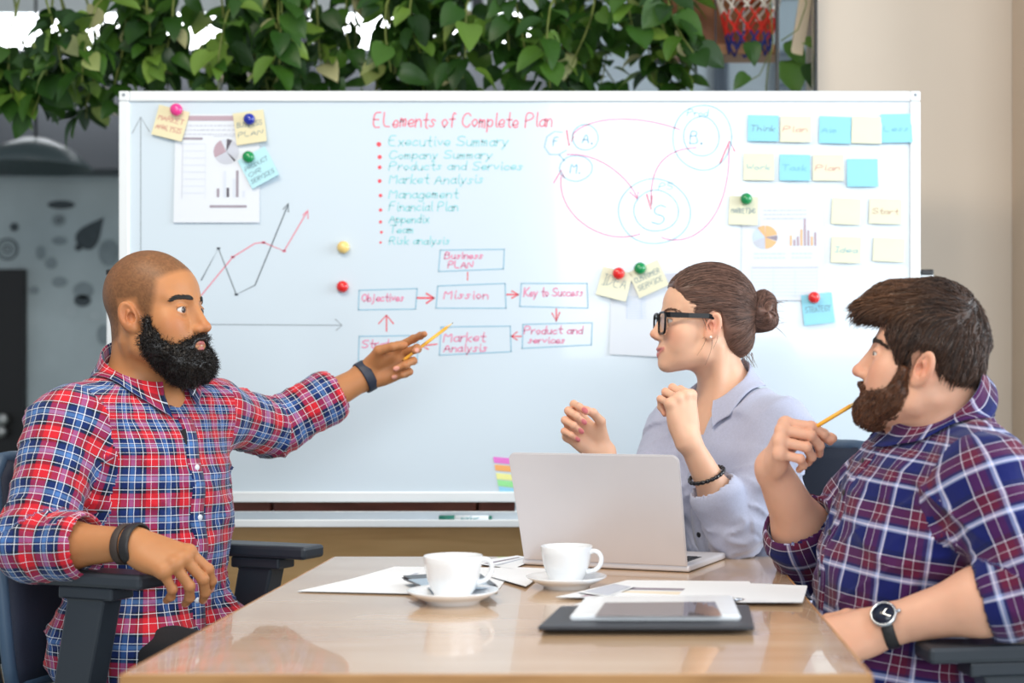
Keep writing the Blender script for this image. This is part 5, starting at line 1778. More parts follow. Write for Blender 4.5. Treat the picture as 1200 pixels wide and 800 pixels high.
def note(cx, cy, w, h, rot, mat, label, words=(), wmat=None, group=None, base=0.006, curl=0.010, wsize=6.5):
    """sticky note: px centre, size, rotation in degrees; glued at its top edge, curling off at the foot"""
    rot = math.radians(rot); cr, sr = math.cos(rot), math.sin(rot)
    o = empty('sticky_note', (bx(cx), YB - base, bz(cy)))
    tag(o, label, 'sticky note', group)
    jx = wr_rng.uniform(-0.6, 0.6)

    def to3d(u, v, e=0.0):
        x = (u - 0.5) * w; y = (v - 0.5) * h
        off = base + curl * max(0.0, v - 0.15) ** 2 * (0.6 + 0.6 * u + 0.3 * jx)
        return (bx(cx + x * cr - y * sr), YB - off - e, bz(cy + x * sr + y * cr))
    N = 6; V, Fq = [], []
    for k, e in ((0, 0.0004), (1, 0.0)):
        for j in range(N + 1):
            for i in range(N + 1): V.append(to3d(i / N, j / N, e))
        b = k * (N + 1) ** 2
        for j in range(N):
            for i in range(N):
                a = b + j * (N + 1) + i; q = (a, a + 1, a + N + 2, a + N + 1); Fq.append(q[::-1] if k == 0 else q)
    link('note_paper', poly_mesh('note_paper', V, Fq), mat, o)
    for i, t in enumerate(words):
        pol = text_strokes(t, 0, 0, wsize, w * 0.84 if len(t) > 3 else w * 0.5, jit=0.3)
        vy = (0.50 - 0.14 * (len(words) - 1) + 0.30 * i + 0.10) if len(words) < 3 else 0.42 + 0.22 * i
        Vv, Fw = ribbon_data(pol, 0.62, lambda px, py, vy=vy: to3d(0.08 + px / w, vy + py / h, 0.0012), 0)
        link('note_writing', poly_mesh('note_writing', Vv, Fw, False), wmat, o)
    return o


note(201, 145, 37, 36, 14, M_yel_n, 'beige sticky note in red writing held by pink magnet', ('MARKET', 'ANALYSIS'), W_red, wsize=6)
note(294, 150, 36, 38, -8, M_yel_n, 'beige sticky note in dark writing held by dark blue magnet', ('BUSINESS', 'PLAN'), W_dk, wsize=6)
note(304, 197, 36, 38, -28, M_lblue_n, 'pale blue tilted sticky note held by green magnet', ('PRODUCT', 'OR', 'SERVICES'), W_dk, wsize=5)
note(871, 247, 34, 34, 2, M_cream_n, 'cream sticky note held by green magnet over orange chart sheet', ('MARKETING',), W_dk, wsize=6)
note(720, 333, 36, 34, 14, M_cream_n, 'cream sticky note reading IDEA held by red magnet', ('IDEA',), W_dk, wsize=13, base=0.009)
note(760, 327, 38, 33, -24, M_cream_n, 'cream tilted sticky note held by green magnet beside woman', ('CUSTOMER', 'SERVICE'), W_dk, wsize=6, base=0.009)
note(958, 362, 36, 36, -6, M_blue_n, 'blue sticky note held by red magnet beside woman hair bun', ('STRATEGY',), W_dk, wsize=7)
SN = 'unpinned sticky notes on the right of the whiteboard'
note(894, 151, 36, 31, 1, M_blue_n, 'blue sticky note reading Think at start of top note row', ('Think',), W_dk, SN)
note(932, 152, 36, 31, 1, M_cream_n, 'cream sticky note with red word Plan in top note row', ('Plan',), W_red, SN)
note(978, 153, 37, 32, 2, M_blue_n, 'blue sticky note between two cream notes in top row', ('Aim',), W_cy, SN)
note(1015, 153, 35, 32, 2, M_cream_n, 'cream sticky note without clear writing in top note row', (), W_cy, SN)
note(1050, 151, 36, 34, -1, M_blue_n, 'blue sticky note at board frame ending the top note row', ('Less',), W_cy, SN)
note(889, 196, 36, 32, 1, M_cream_n, 'cream sticky note with pale writing starting second note row', ('Work',), W_cy, SN)
note(931, 197, 36, 31, 1, M_blue_n, 'blue sticky note with pale word in second note row', ('Task',), W_cy, SN)
note(970, 197, 36, 31, 1, M_cream_n, 'cream sticky note with red word in second note row', ('Plan',), W_red, SN)
note(1010, 203, 36, 33, 0, M_blue_n, 'blank blue sticky note ending the second note row', (), W_cy, SN)
note(991, 248, 34, 31, 3, M_cream_n, 'blank cream sticky note under the blank blue note', (), W_cy, SN)
note(1037, 248, 38, 30, 2, M_cream_n, 'cream sticky note with brown word at the board edge', ('Start',), W_or, SN)
note(991, 293, 35, 31, 2, M_cream_n, 'cream sticky note with slanted pale word in lowest row', ('Idea',), W_cy, SN)
note(1041, 293, 37, 28, 3, M_cream_n, 'blank cream sticky note ending the lowest note row', (), W_cy, SN)


def magnet(px, py, col, label, r=7.4, off=0.010):
    m = plain('magnet_' + col, col, 0.18, noise=0.03, coat=0.5)
    rr = r / SB
    Mx = Matrix.Translation((bx(px), YB - off, bz(py))) @ Matrix.Rotation(math.pi / 2, 4, 'X')
    me = lathe_mesh('magnet', [(0, 0), (rr * 0.72, 0), (rr * 0.95, rr * 0.18), (rr, rr * 0.45), (rr * 0.9, rr * 0.8), (rr * 0.6, rr * 1.08), (rr * 0.25, rr * 1.2), (0, rr * 1.22)], 24, Mx)
    return tag(link('magnet', me, m), label, 'magnet', 'round magnets on the whiteboard')


magnet(209, 130, 'E63C8C', 'pink round magnet pinning a beige note'); magnet(294, 141, '1C2C9C', 'dark blue round magnet pinning a beige note', 6.8)
magnet(293, 185, '0E8A4A', 'green round magnet pinning the pale blue tilted note', 7); magnet(403, 290, 'EBCB7C', 'pale yellow round magnet alone on the whiteboard', 7.4, 0.0012)
magnet(402, 336, 'DC2020', 'red round magnet alone above the Objectives box', 7, 0.0012); magnet(725, 321, 'E22420', 'red round magnet pinning the IDEA note', 7.2, 0.012)
magnet(750, 315, '0E8A4A', 'green round magnet pinning the tilted cream note', 7.2, 0.012); magnet(874, 234, '0E8A4A', 'green round magnet above orange chart sheet', 7)
magnet(953, 349, 'DC2020', 'red round magnet pinning the blue note near hair bun', 7)
for i, (c, y, nm) in enumerate((('E67CD0', 539, 'pink'), ('F4B06C', 548, 'orange'), ('F0F09C', 558, 'yellow'), ('9CE89C', 566, 'green'), ('98D4F0', 574, 'blue'))):
    x0 = 578 + i * 1.6
    V = []
    for e in (0.0012, 0.0002):
        for px, py in ((x0, y - 4), (612, y - 1), (612, y + 6), (x0 + 1, y + 3)): V.append((bx(px), YB - e, bz(py)))
    tag(link('page_flag', poly_mesh('page_flag', V, [(0, 1, 2, 3), (7, 6, 5, 4), (0, 4, 5, 1), (1, 5, 6, 2), (2, 6, 7, 3), (3, 7, 4, 0)], False), plain('flag_' + nm, c, 0.7)),
        nm + ' sticky page flag on the whiteboard beside the laptop', 'page flag', 'coloured page flags on the whiteboard')

# marker pen on the tray
c0 = np.array((bx(511) * SB / 484, YB - 0.052, zt1 + 0.0165)); c1 = np.array((bx(574) * SB / 484, YB - 0.052, zt1 + 0.0165))
pen = empty('whiteboard_marker', c0)
tag(pen, 'green and white marker pen lying on the whiteboard tray', 'marker')
M_pg = plain('marker_green', '0F6E5C', 0.35); M_pw = plain('marker_white', 'E8EEF2', 0.35)


def pen_part(name, t0, t1, r0, r1, m):
    return tube(name, [c0 + (c1 - c0) * t for t in (t0, t0 + 0.001, t1 - 0.001, t1)], [r0 * 0.9, r0, r1, r1 * 0.9], m, pen, 14)


pen_part('cap', 0.0, 0.30, 0.0082, 0.0082, M_pg); body = pen_part('barrel', 0.30, 0.94, 0.0076, 0.0076, M_pw); pen_part('end_plug', 0.94, 1.0, 0.0078, 0.007, M_pg)
Vv, Fw = ribbon_data(text_strokes('marker', 0, 0, 7, 26), 1.0, lambda px, py: tuple(c0 + (c1 - c0) * (0.42 + px / 75) + np.array((0, -0.0079, -py / SB * 0.7 - 0.003))), 0)
link('printed_line', poly_mesh('printed_line', Vv, Fw, False), I_teal, body)
# ------------------------------------------------------------------ table, chairs and what lies on the table
TZ = 0.75


def T(px, py, z=TZ):
    """table-top point under a photo pixel"""
    return P(px, py, (py - CY) / (CAM_Z - z))


M_oak = wood_mat('oak_veneer', ['B6916C', 'C4A27E', 'D0B292'], (1.0, 7, 7), 0.20, coat=0.6)
M_oak_e = wood_mat('oak_edge', ['9A6C3E', 'B4824E', 'BE8E5A'], (3, 7, 16), 0.4)
M_steel = plain('dark_steel', '3A3C40', 0.4, 0.7)
table = empty('meeting_table', (-0.153, 2.23, 0)); tag(table, 'light oak meeting table carrying cups, papers and laptop', 'table')
TX0, TX1, TY0, TY1 = -0.577, 0.270, 1.644, 2.822
xs = np.linspace(TX0, TX1, 4)
box('tabletop', (TX0, TY0 + 0.004, TZ - 0.030), (TX1, TY1, TZ), M_oak, table, 0.0015)
box('edge_strip', (TX0, TY0, TZ - 0.032), (TX1, TY0 + 0.004, TZ - 0.0008), M_oak_e, table, 0.0008)
box('edge_strip', (TX0 - 0.004, TY0, TZ - 0.032), (TX0, TY1, TZ - 0.0008), M_oak_e, table, 0.0008)
box('edge_strip', (TX1, TY0, TZ - 0.032), (TX1 + 0.004, TY1, TZ - 0.0008), M_oak_e, table, 0.0008)
for x in (TX0 + 0.05, TX1 - 0.05):
    for y in (TY0 + 0.06, TY1 - 0.06):
        box('leg', (x - 0.022, y - 0.022, 0.0), (x + 0.022, y + 0.022, TZ - 0.032), M_steel, table, 0.003)
for y in (TY0 + 0.06, TY1 - 0.06):
    box('crossbar', (TX0 + 0.072, y - 0.015, TZ - 0.062), (TX1 - 0.072, y + 0.015, TZ - 0.033), M_steel, table, 0.002)

# ---- chairs
M_fab = plain('navy_fabric', '232A3C', 0.75, noise=0.12, nscale=200, bump=0.2, bscale=500)
M_pl = plain('black_plastic', '2C323A', 0.38, noise=0.06)
M_edge = plain('blue_grey_plastic', '3E546C', 0.4)


def office_chair(loc, fwd, arm_z, label, back_top=0.945, back_y=-0.25, lean=0.10, half=0.235, bw=0.215):
    ang = math.atan2(fwd[1], fwd[0]) - math.pi / 2
    o = empty('office_chair', (loc[0], loc[1], 0), ang)
    tag(o, label, 'chair', 'office chairs at the table')
    Mw = world_of(o)

    def bxl(name, lo, hi, mat, parent=None, bev=0.006, M=None):
        return box(name, lo, hi, mat, parent or o, bev, Mw @ M if M is not None else Mw)
    seat = bxl('seat', (-0.235, -0.22, 0.42), (0.235, 0.24, 0.475), M_fab, None, 0.022)
    bxl('seat_shell', (-0.20, -0.18, 0.395), (0.20, 0.20, 0.42), M_pl, seat, 0.008)
    # backrest: leaning padded panel with lighter edge and rear frame
    Mb = Matrix.Translation((0, back_y, 0.50)) @ Matrix.Rotation(lean, 4, 'X')
    hgt = (back_top - 0.50) / math.cos(lean)
    V, Fq = [], []
    n, m = 14, 12
    for side in (0, 1):
        for j in range(m + 1):
            v = j / m; z = 0.03 + (hgt - 0.03) * v
            wv = bw - 0.025 * v ** 2 - 0.030 * (1 - v) ** 3
            if v > 0.93: wv -= 0.02 * ((v - 0.93) / 0.07) ** 2
            for i in range(n + 1):
                u = i / n * 2 - 1
                crv = 0.028 * u * u + 0.012 * math.sin(math.pi * v)
                V.append((u * wv, crv + (0.022 if side == 0 else -0.012) * (1 - 0.75 * abs(u) ** 6), z))
    st = (n + 1) * (m + 1)
    for side in (0, 1):
        for j in range(m):
            for i in range(n):
                a = side * st + j * (n + 1) + i; q = (a, a + 1, a + n + 2, a + n + 1)
                Fq.append(q[::-1] if side == 0 else q)
    rim = [i for i in range(n + 1)] + [(j + 1) * (n + 1) - 1 for j in range(1, m + 1)] + [m * (n + 1) + i for i in range(n - 1, -1, -1)] + [j * (n + 1) for j in range(m - 1, 0, -1)]
    pad = poly_mesh('backrest', [tuple(Mw @ Mb @ Vector(v)) for v in V], Fq + [(a, c, c + st, a + st) for a, c in zip(rim, rim[1:] + rim[:1])])
    bo = link('backrest', pad, M_fab, o)
    edge = [Mw @ Mb @ Vector(((V[a][0]) * 1.012, V[a][1] - 0.010, V[a][2])) for a in rim + rim[:1]]
    tube('edge_trim', [tuple(e) for e in edge], 0.013, M_edge, bo, 8)
    for sx in (-1, 1):
        pts = [Vector((sx * 0.10, -0.02, 0.43)), Vector((sx * 0.14, back_y + 0.01, 0.42)), Vector((sx * 0.15, back_y - 0.035, 0.52)), Vector((sx * 0.15, back_y - 0.10, 0.80))]
        tube('back_upright', [tuple(Mw @ p) for p in pts], [0.018, 0.022, 0.022, 0.014], M_pl, o, 8)
    bxl('back_crossbar', (-0.16, back_y - 0.075, 0.56), (0.16, back_y - 0.045, 0.61), M_pl, None, 0.008)
    for sx in (-1, 1):
        ar = bxl('armrest', (sx * half - 0.036, -0.10, arm_z - 0.026), (sx * half + 0.036, 0.17, arm_z), M_pl, None, 0.007)
        bxl('slide_block', (sx * half - 0.028, -0.01, arm_z - 0.048), (sx * half + 0.028, 0.105, arm_z - 0.026), M_pl, ar, 0.004)
        V = []
        for (y0, y1, z, hw) in ((0.005, 0.085, arm_z - 0.046, 0.024), (-0.045, 0.025, 0.46, 0.026), (-0.05, 0.02, 0.40, 0.026)):
            for (x, y) in ((-hw, y0), (hw, y0), (hw, y1), (-hw, y1)): V.append(tuple(Mw @ Vector((sx * half + x, y, z))))
        Fq = [(0, 1, 2, 3), (11, 10, 9, 8)] + [(k * 4 + i, k * 4 + (i + 1) % 4, (k + 1) * 4 + (i + 1) % 4, (k + 1) * 4 + i) for k in range(2) for i in range(4)]
        po = link('arm_post', poly_mesh('arm_post', V, Fq, False), M_pl, ar)
        bv = po.modifiers.new('bevel', 'BEVEL'); bv.width = 0.005; bv.segments = 2
        x0, x1 = sorted((sx * 0.15, sx * (half + 0.02)))
        bxl('arm_bracket', (x0, -0.05, 0.385), (x1, 0.02, 0.412), M_pl, ar, 0.004)
    col = [(0, 0.06), (0.03, 0.06), (0.03, 0.22), (0.020, 0.225), (0.020, 0.40), (0, 0.40)]
    link('gas_column', lathe_mesh('gas_column', col, 18, Mw), M_steel, o)
    for k in range(5):
        a = 2 * math.pi * k / 5 + 0.3
        e = Vector((math.cos(a) * 0.29, math.sin(a) * 0.29, 0.075))
        lg = tube('base_leg', [tuple(Mw @ Vector((0, 0, 0.10))), tuple(Mw @ (e * 0.5 + Vector((0, 0, 0.055)))), tuple(Mw @ e)], [0.028, 0.022, 0.016], M_pl, o, 8)
        Mc = Mw @ Matrix.Translation((e.x, e.y, 0.030)) @ Matrix.Rotation(a, 4, 'Z') @ Matrix.Rotation(math.pi / 2, 4, 'X')
        link('caster', lathe_mesh('caster', [(0, -0.022), (0.024, -0.022), (0.030, -0.014), (0.030, 0.014), (0.024, 0.022), (0, 0.022)], 14, Mc), M_black, lg)
    return o


office_chair((-0.872, 2.715), (0.93, -0.37), 0.766, 'dark office chair with black armrests under the man in red plaid', bw=0.185, back_y=-0.235)
office_chair((0.135, 3.060), (-0.87, -0.50), 0.690, 'navy office chair whose padded back shows between woman and brown-bearded man', lean=0.14, back_y=-0.27, back_top=0.952)
office_chair((0.560, 2.395), (-0.989, -0.15), 0.700, 'dark office chair with blue-grey armrest under the brown-bearded man')

# ---- laptop
M_sil = plain('laptop_silver', 'D6D2D4', 0.36, 0.25, noise=0.015)
M_key = plain('laptop_keys', '1A1B1E', 0.5); M_scr = plain('laptop_screen', '0B0C10', 0.15)
hl, hr = T(612, 662), T(808, 671)
u = unit((hr - hl) * (1, 1, 0)); wl = np.linalg.norm((hr - hl)[:2]); dp = np.array((-u[1], u[0], 0)); 
lap = empty('laptop', tuple((hl + hr) / 2)); tag(lap, 'open silver laptop seen from behind on the oak table', 'laptop')
Ml = Matrix(np.array([[u[0], dp[0], 0, hl[0]], [u[1], dp[1], 0, hl[1]], [0, 0, 1, TZ], [0, 0, 0, 1]]).tolist())
LD = 0.222
base_o = box('base', (0, 0.0, 0.001), (wl, LD, 0.013), M_sil, lap, 0.004, Ml, 3)
kb = box('keyboard_bed', (0.02, 0.035, 0.0125), (wl - 0.02, 0.135, 0.0134), M_key, base_o, 0.0, Ml)
for r in range(5):
    for c in range(13):
        box('key', (0.022 + c * (wl - 0.046) / 13, 0.038 + r * 0.019, 0.0132), (0.0205 + (c + 1) * (wl - 0.046) / 13 - 0.002, 0.038 + r * 0.019 + 0.016, 0.0146), M_key, base_o, 0.0, Ml)
box('trackpad', (wl / 2 - 0.055, 0.143, 0.0128), (wl / 2 + 0.055, 0.212, 0.0134), plain('trackpad', 'BDBBBE', 0.3, 0.4), base_o, 0.0, Ml)
Mlid = Ml @ Matrix.Translation((0, 0.004, 0.0125)) @ Matrix.Rotation(math.radians(17), 4, 'X')
lid = box('lid', (0, -0.006, 0.0), (wl, 0.0, 0.208), M_sil, lap, 0.0028, Mlid, 3)
# rounded upper corners: trim by bevelling the outline
bm = bmesh.new(); rc_ = 0.014; hz = 0.208
out = [(0.004, 0.0), (wl - 0.004, 0.0)] + [(wl - rc_ + rc_ * math.cos(t), hz - rc_ + rc_ * math.sin(t)) for t in np.linspace(0, math.pi / 2, 8)] + [(rc_ + rc_ * math.cos(t), hz - rc_ + rc_ * math.sin(t)) for t in np.linspace(math.pi / 2, math.pi, 8)]
vs0 = [bm.verts.new(Mlid @ Vector((x, -0.006, z))) for x, z in out]; vs1 = [bm.verts.new(Mlid @ Vector((x, 0.0, z))) for x, z in out]
bm.faces.new(vs0); bm.faces.new(vs1[::-1])
for i in range(len(out)): bm.faces.new((vs0[i], vs1[i], vs1[(i + 1) % len(out)], vs0[(i + 1) % len(out)]))
bmesh.ops.recalc_face_normals(bm, faces=bm.faces)
eds = [e for e in bm.edges if len(e.link_faces) == 2 and any(len(f.verts) > 4 for f in e.link_faces)]
bmesh.ops.bevel(bm, geom=eds, offset=0.0018, segments=2, affect='EDGES')
old = lid.data; lid.data = bm_mesh('lid', bm); lid.data.materials.append(M_sil); bpy.data.meshes.remove(old)
box('screen', (0.006, 0.0002, 0.010), (wl - 0.006, 0.0008, 0.202), M_scr, lid, 0.0, Mlid)
box('hinge', (0.03, -0.003, -0.003), (wl - 0.03, 0.004, 0.004), M_key, lap, 0.001, Mlid)

# ---- cups and saucers
M_cer = plain('white_porcelain', 'EEF0F2', 0.12, noise=0.01, coat=0.4)
M_cof = plain('coffee', '3A2212', 0.1)


def cup(c, rot, lab_c, lab_s, k=1.0):
    Ms = Matrix.Translation((c[0], c[1], TZ))
    sp = [(0, 0.002), (0.034, 0.002), (0.036, 0.0), (0.040, 0.0), (0.041, 0.004), (0.056, 0.011), (0.069, 0.0185), (0.0695, 0.0205), (0.068, 0.0208), (0.054, 0.0145), (0.040, 0.0085), (0.026, 0.0075), (0, 0.0078)]
    s_ = link('saucer', lathe_mesh('saucer', [(r * k, z * k) for r, z in sp], 48, Ms), M_cer)
    tag(s_, lab_s, 'saucer', 'saucers on the table')
    o = empty('coffee_cup', (c[0], c[1], TZ + 0.0085 * k)); tag(o, lab_c, 'cup', 'coffee cups on the table')
    Mc = Matrix.Translation((c[0], c[1], TZ + 0.0085 * k)) @ Matrix.Rotation(rot, 4, 'Z')
    cp = [(0, 0.003), (0.020, 0.003), (0.022, 0.0), (0.0255, 0.0), (0.0275, 0.004), (0.034, 0.014), (0.0395, 0.030), (0.0430, 0.050), (0.0448, 0.0625), (0.0442, 0.0638), (0.0428, 0.0625), (0.0408, 0.050), (0.0372, 0.030), (0.031, 0.014), (0.022, 0.007), (0, 0.006)]
    link('bowl', lathe_mesh('bowl', [(r * k, z * k) for r, z in cp], 48, Mc), M_cer, o)
    hp = [(0.0410, 0.054), (0.050, 0.0565), (0.0595, 0.052), (0.063, 0.042), (0.060, 0.031), (0.051, 0.0225), (0.0365, 0.0205)]
    pts = [tuple(Mc @ Vector((x * k, 0, z * k))) for x, z in [tuple(q) for q in chaikin(hp, 2)]]
    tube('handle', pts, np.interp(np.linspace(0, 1, len(pts)), [0, 0.15, 0.85, 1], [0.0052, 0.0040, 0.0040, 0.0055]) * k, M_cer, o, 10)
    link('coffee', lathe_mesh('coffee', [(0, 0.048 * k), (0.0395 * k, 0.048 * k), (0.0395 * k, 0.0465 * k), (0, 0.0465 * k)], 32, Mc), M_cof, o)


c1_, c2_ = P(531, 701, 773), P(664, 684, 716)
cup(c1_, 0.45, 'white porcelain coffee cup beside the dark tablet on papers', 'white saucer under the cup beside the dark tablet', 1.0)
cup(c2_, -0.25, 'white porcelain coffee cup in front of the silver laptop', 'white saucer under the cup in front of the laptop', 0.95)

# ---- papers, tablets, folder, pen
M_tp = plain('table_paper', 'F0F2F5', 0.6, noise=0.01)
_z = [TZ + 0.0006]


def table_sheet(corners, label, cat='paper', bend=0.006, prints=()):
    z0 = _z[0]; _z[0] += 0.0007
    c = [T(px, py, z0) for px, py in corners]
    o = empty('loose_sheet', tuple(sum(c) / 4)); tag(o, label, cat, 'loose papers on the table')
    N = 8; V, Fq = [], []

    def at(a, b, e):
        p = (c[0] * (1 - a) + c[1] * a) * (1 - b) + (c[3] * (1 - a) + c[2] * a) * b
        return np.array((p[0], p[1], z0 + e + bend * max(0, abs(a - 0.5) * 2 - 0.6) ** 2 * (0.3 + b)))
    for e in (0.0005, 0.0):
        for j in range(N + 1):
            for i in range(N + 1): V.append(at(i / N, j / N, e))
    st = (N + 1) ** 2
    for k in (0, 1):
        for j in range(N):
            for i in range(N):
                a = k * st + j * (N + 1) + i; q = (a, a + 1, a + N + 2, a + N + 1); Fq.append(q if k else q[::-1])
    link('paper_sheet', poly_mesh('paper_sheet', V, Fq, False), M_tp, o)
    for (a0, b0, a1, b1, m) in prints:
        V = [at(a0, b0, 0.0008), at(a1, b0, 0.0008), at(a1, b1, 0.0008), at(a0, b1, 0.0008)]
        link('printed_block', poly_mesh('printed_block', V, [(0, 1, 2, 3)], False), m, o)
    return o


table_sheet([(395, 683), (462, 664), (602, 666), (582, 694)], 'white sheet with faint print under the dark tablet', prints=[(0.3, 0.05, 0.6, 0.15, M_p7)])
table_sheet([(348, 693), (452, 669), (520, 672), (500, 697)], 'white sheet with a pointed corner near the table edge', prints=[(0.75, 0.55, 0.95, 0.62, M_p2)])
table_sheet([(545, 659), (606, 651), (628, 655), (600, 667)], 'white sheet at the far table edge beside the laptop', prints=[(0.1, 0.3, 0.9, 0.4, M_p1), (0.1, 0.55, 0.9, 0.62, M_p2)])
table_sheet([(572, 675), (588, 664), (642, 667), (616, 688)], 'white sheet between the two saucers')
table_sheet([(650, 700), (735, 680), (878, 682), (900, 705)], 'white sheet with orange and grey printed stripes beneath the pen', prints=[(0.05, 0.1, 0.18, 0.9, M_p6), (0.24, 0.1, 0.40, 0.9, plain('print_cream', 'F0E2CC', 0.6)), (0.46, 0.05, 0.58, 0.95, M_p1)])
table_sheet([(786, 706), (812, 681), (946, 688), (940, 708)], 'white sheet overhanging towards the brown-bearded man', bend=0.012)
table_sheet([(672, 709), (716, 694), (796, 698), (800, 712)], 'white sheet tucked under the white tablet')
table_sheet([(676, 694), (722, 683), (745, 687), (712, 700)], 'small grey printed sheet behind the white tablet', prints=[(0.1, 0.1, 0.9, 0.9, M_p2)])


def slab_on_table(name, corners, z0, th, mat, label, cat, parent=None, bev=0.003):
    c = [T(px, py, z0) for px, py in corners]
    bm = bmesh.new()
    lo = [bm.verts.new(tuple(p * (1, 1, 0) + (0, 0, z0))) for p in c]; hi = [bm.verts.new(tuple(p * (1, 1, 0) + (0, 0, z0 + th))) for p in c]
    bm.faces.new(lo[::-1]); bm.faces.new(hi)
    for i in range(4): bm.faces.new((lo[i], lo[(i + 1) % 4], hi[(i + 1) % 4], hi[i]))
    bmesh.ops.recalc_face_normals(bm, faces=bm.faces)
    bmesh.ops.bevel(bm, geom=[e for e in bm.edges], offset=bev, segments=2, affect='EDGES')
    o = link(name, bm_mesh(name, bm), mat, parent)
    if parent is None: tag(o, label, cat)
    return o, c


zz = _z[0] + 0.004
M_tabd = plain('tablet_dark', '20242C', 0.3); M_tabs = plain('tablet_glass', '8FA4B8', 0.06, spec=0.8)
tb = empty('dark_tablet', tuple(T(525, 684))); tag(tb, 'small dark tablet lying on papers behind the nearer cup', 'tablet')
slab_on_table('tablet_body', [(470, 679), (560, 673), (584, 690), (506, 694)], zz, 0.007, M_tabd, '', '', tb)
slab_on_table('screen_glass', [(478, 679), (557, 674), (577, 689), (508, 692)], zz + 0.0072, 0.0006, M_tabs, '', '', tb, 0.0001)
M_fold = plain('charcoal_folder', '3A3D44', 0.5, bump=0.2)
fo = empty('folder', tuple(T(755, 725))); tag(fo, 'charcoal folder lying under the white tablet', 'folder')
zf = _z[0] + 0.001
slab_on_table('cover', [(630, 737), (656, 713), (878, 712), (884, 737)], TZ + 0.0005 + 0.008, 0.0035, M_fold, '', '', fo, 0.001)
slab_on_table('cover', [(630, 738), (656, 714), (878, 713), (884, 738)], TZ + 0.0005, 0.0025, M_fold, '', '', fo, 0.001)
slab_on_table('pages', [(634, 738), (659, 714), (875, 713), (880, 738)], TZ + 0.003, 0.0055, plain('folder_pages', '6A6E76', 0.7), '', '', fo, 0.0005)
zt_ = TZ + 0.0125
M_tabw = plain('tablet_white', 'EEF1F4', 0.25, coat=0.3); M_glassd = plain('tablet_screen', '6C6468', 0.04, spec=0.9)
tb = empty('white_tablet', tuple(T(765, 716))); tag(tb, 'white tablet with dark glossy screen on the charcoal folder', 'tablet')
slab_on_table('tablet_body', [(668, 727), (686, 704), (858, 703), (868, 727)], zt_, 0.0075, M_tabw, '', '', tb, 0.002)
slab_on_table('screen_glass', [(697, 722), (709, 706), (838, 705), (846, 722)], zt_ + 0.0077, 0.0005, M_glassd, '', '', tb, 0.0001)
a_, b_ = T(806, 704, zt_ + 0.003), T(872, 702, TZ + 0.012)
pn = empty('ballpoint_pen', tuple(a_)); tag(pn, 'dark blue ballpoint pen lying on white papers', 'pen')
a_[2] = TZ + 0.012; b_[2] = TZ + 0.012
M_penb = plain('pen_navy', '1C2536', 0.3); M_penm = plain('pen_metal', 'A8ACB4', 0.25, 0.9)
tube('barrel', [a_ + (b_ - a_) * t for t in (0, 0.02, 0.5, 0.8)], [0.003, 0.0048, 0.0048, 0.0045], M_penb, pn, 12)
tube('tip', [a_ + (b_ - a_) * t for t in (0.8, 0.95, 1.0)], [0.0043, 0.002, 0.0006], M_penm, pn, 12)
tube('clip', [a_ + (b_ - a_) * t + (0, 0, 0.0062) for t in (0.02, 0.06, 0.32)], [0.0012, 0.0014, 0.0012], M_penm, pn, 6)
# ------------------------------------------------------------------ worn and held things
def ring_pts(c, axis, r, n=40, squash=1.0, ref=(0, 0, 1)):
    a = unit(axis); x = unit(np.cross(a, ref)); y = np.cross(a, x)
    return [np.asarray(c) + r * (math.cos(t) * x + squash * math.sin(t) * y) for t in np.linspace(0, 2 * math.pi, n + 1)]


def band(name, c, axis, r, width, th, mat, parent, squash=1.0, ref=(0, 0, 1)):
    a = unit(axis); x = unit(np.cross(a, ref)); y = np.cross(a, x); n = 40
    prof = [(r, -width / 2), (r + th * 0.7, -width / 2), (r + th, -width * 0.35), (r + th, width * 0.35), (r + th * 0.7, width / 2), (r, width / 2)]
    V = [np.asarray(c) + rr * (math.cos(t) * x + squash * math.sin(t) * y) + a * h for t in np.arange(n) * 2 * math.pi / n for rr, h in prof]
    m = len(prof)
    Fq = [(i * m + j, ((i + 1) % n) * m + j, ((i + 1) % n) * m + (j + 1) % m, i * m + (j + 1) % m) for i in range(n) for j in range(m)]
    return link(name, poly_mesh(name, V, Fq), mat, parent)


def pencil(a, b, label, r=0.0037):
    a, b = np.asarray(a, float), np.asarray(b, float)
    o = empty('pencil', tuple(a)); tag(o, label, 'pencil', 'yellow pencils held by the men')
    tube('shaft', [a + (b - a) * t for t in (0.0, 0.5, 0.86)], r, bpy.data.materials.get('pencil_yellow') or plain('pencil_yellow', 'F2B03A', 0.35), o, 6)
    tube('sharpened_tip', [a + (b - a) * t for t in (0.86, 0.97)], [r * 0.95, r * 0.3], bpy.data.materials.get('pencil_wood') or plain('pencil_wood', 'E4C48C', 0.6), o, 8)
    tube('lead', [a + (b - a) * t for t in (0.97, 1.0)], [r * 0.3, 0.0003], M_black, o, 8)
    tube('end_cap', [a - (b - a) * 0.03, a], r * 1.03, bpy.data.materials.get('pencil_band') or plain('pencil_band', 'B07830', 0.4), o, 8)
    return o


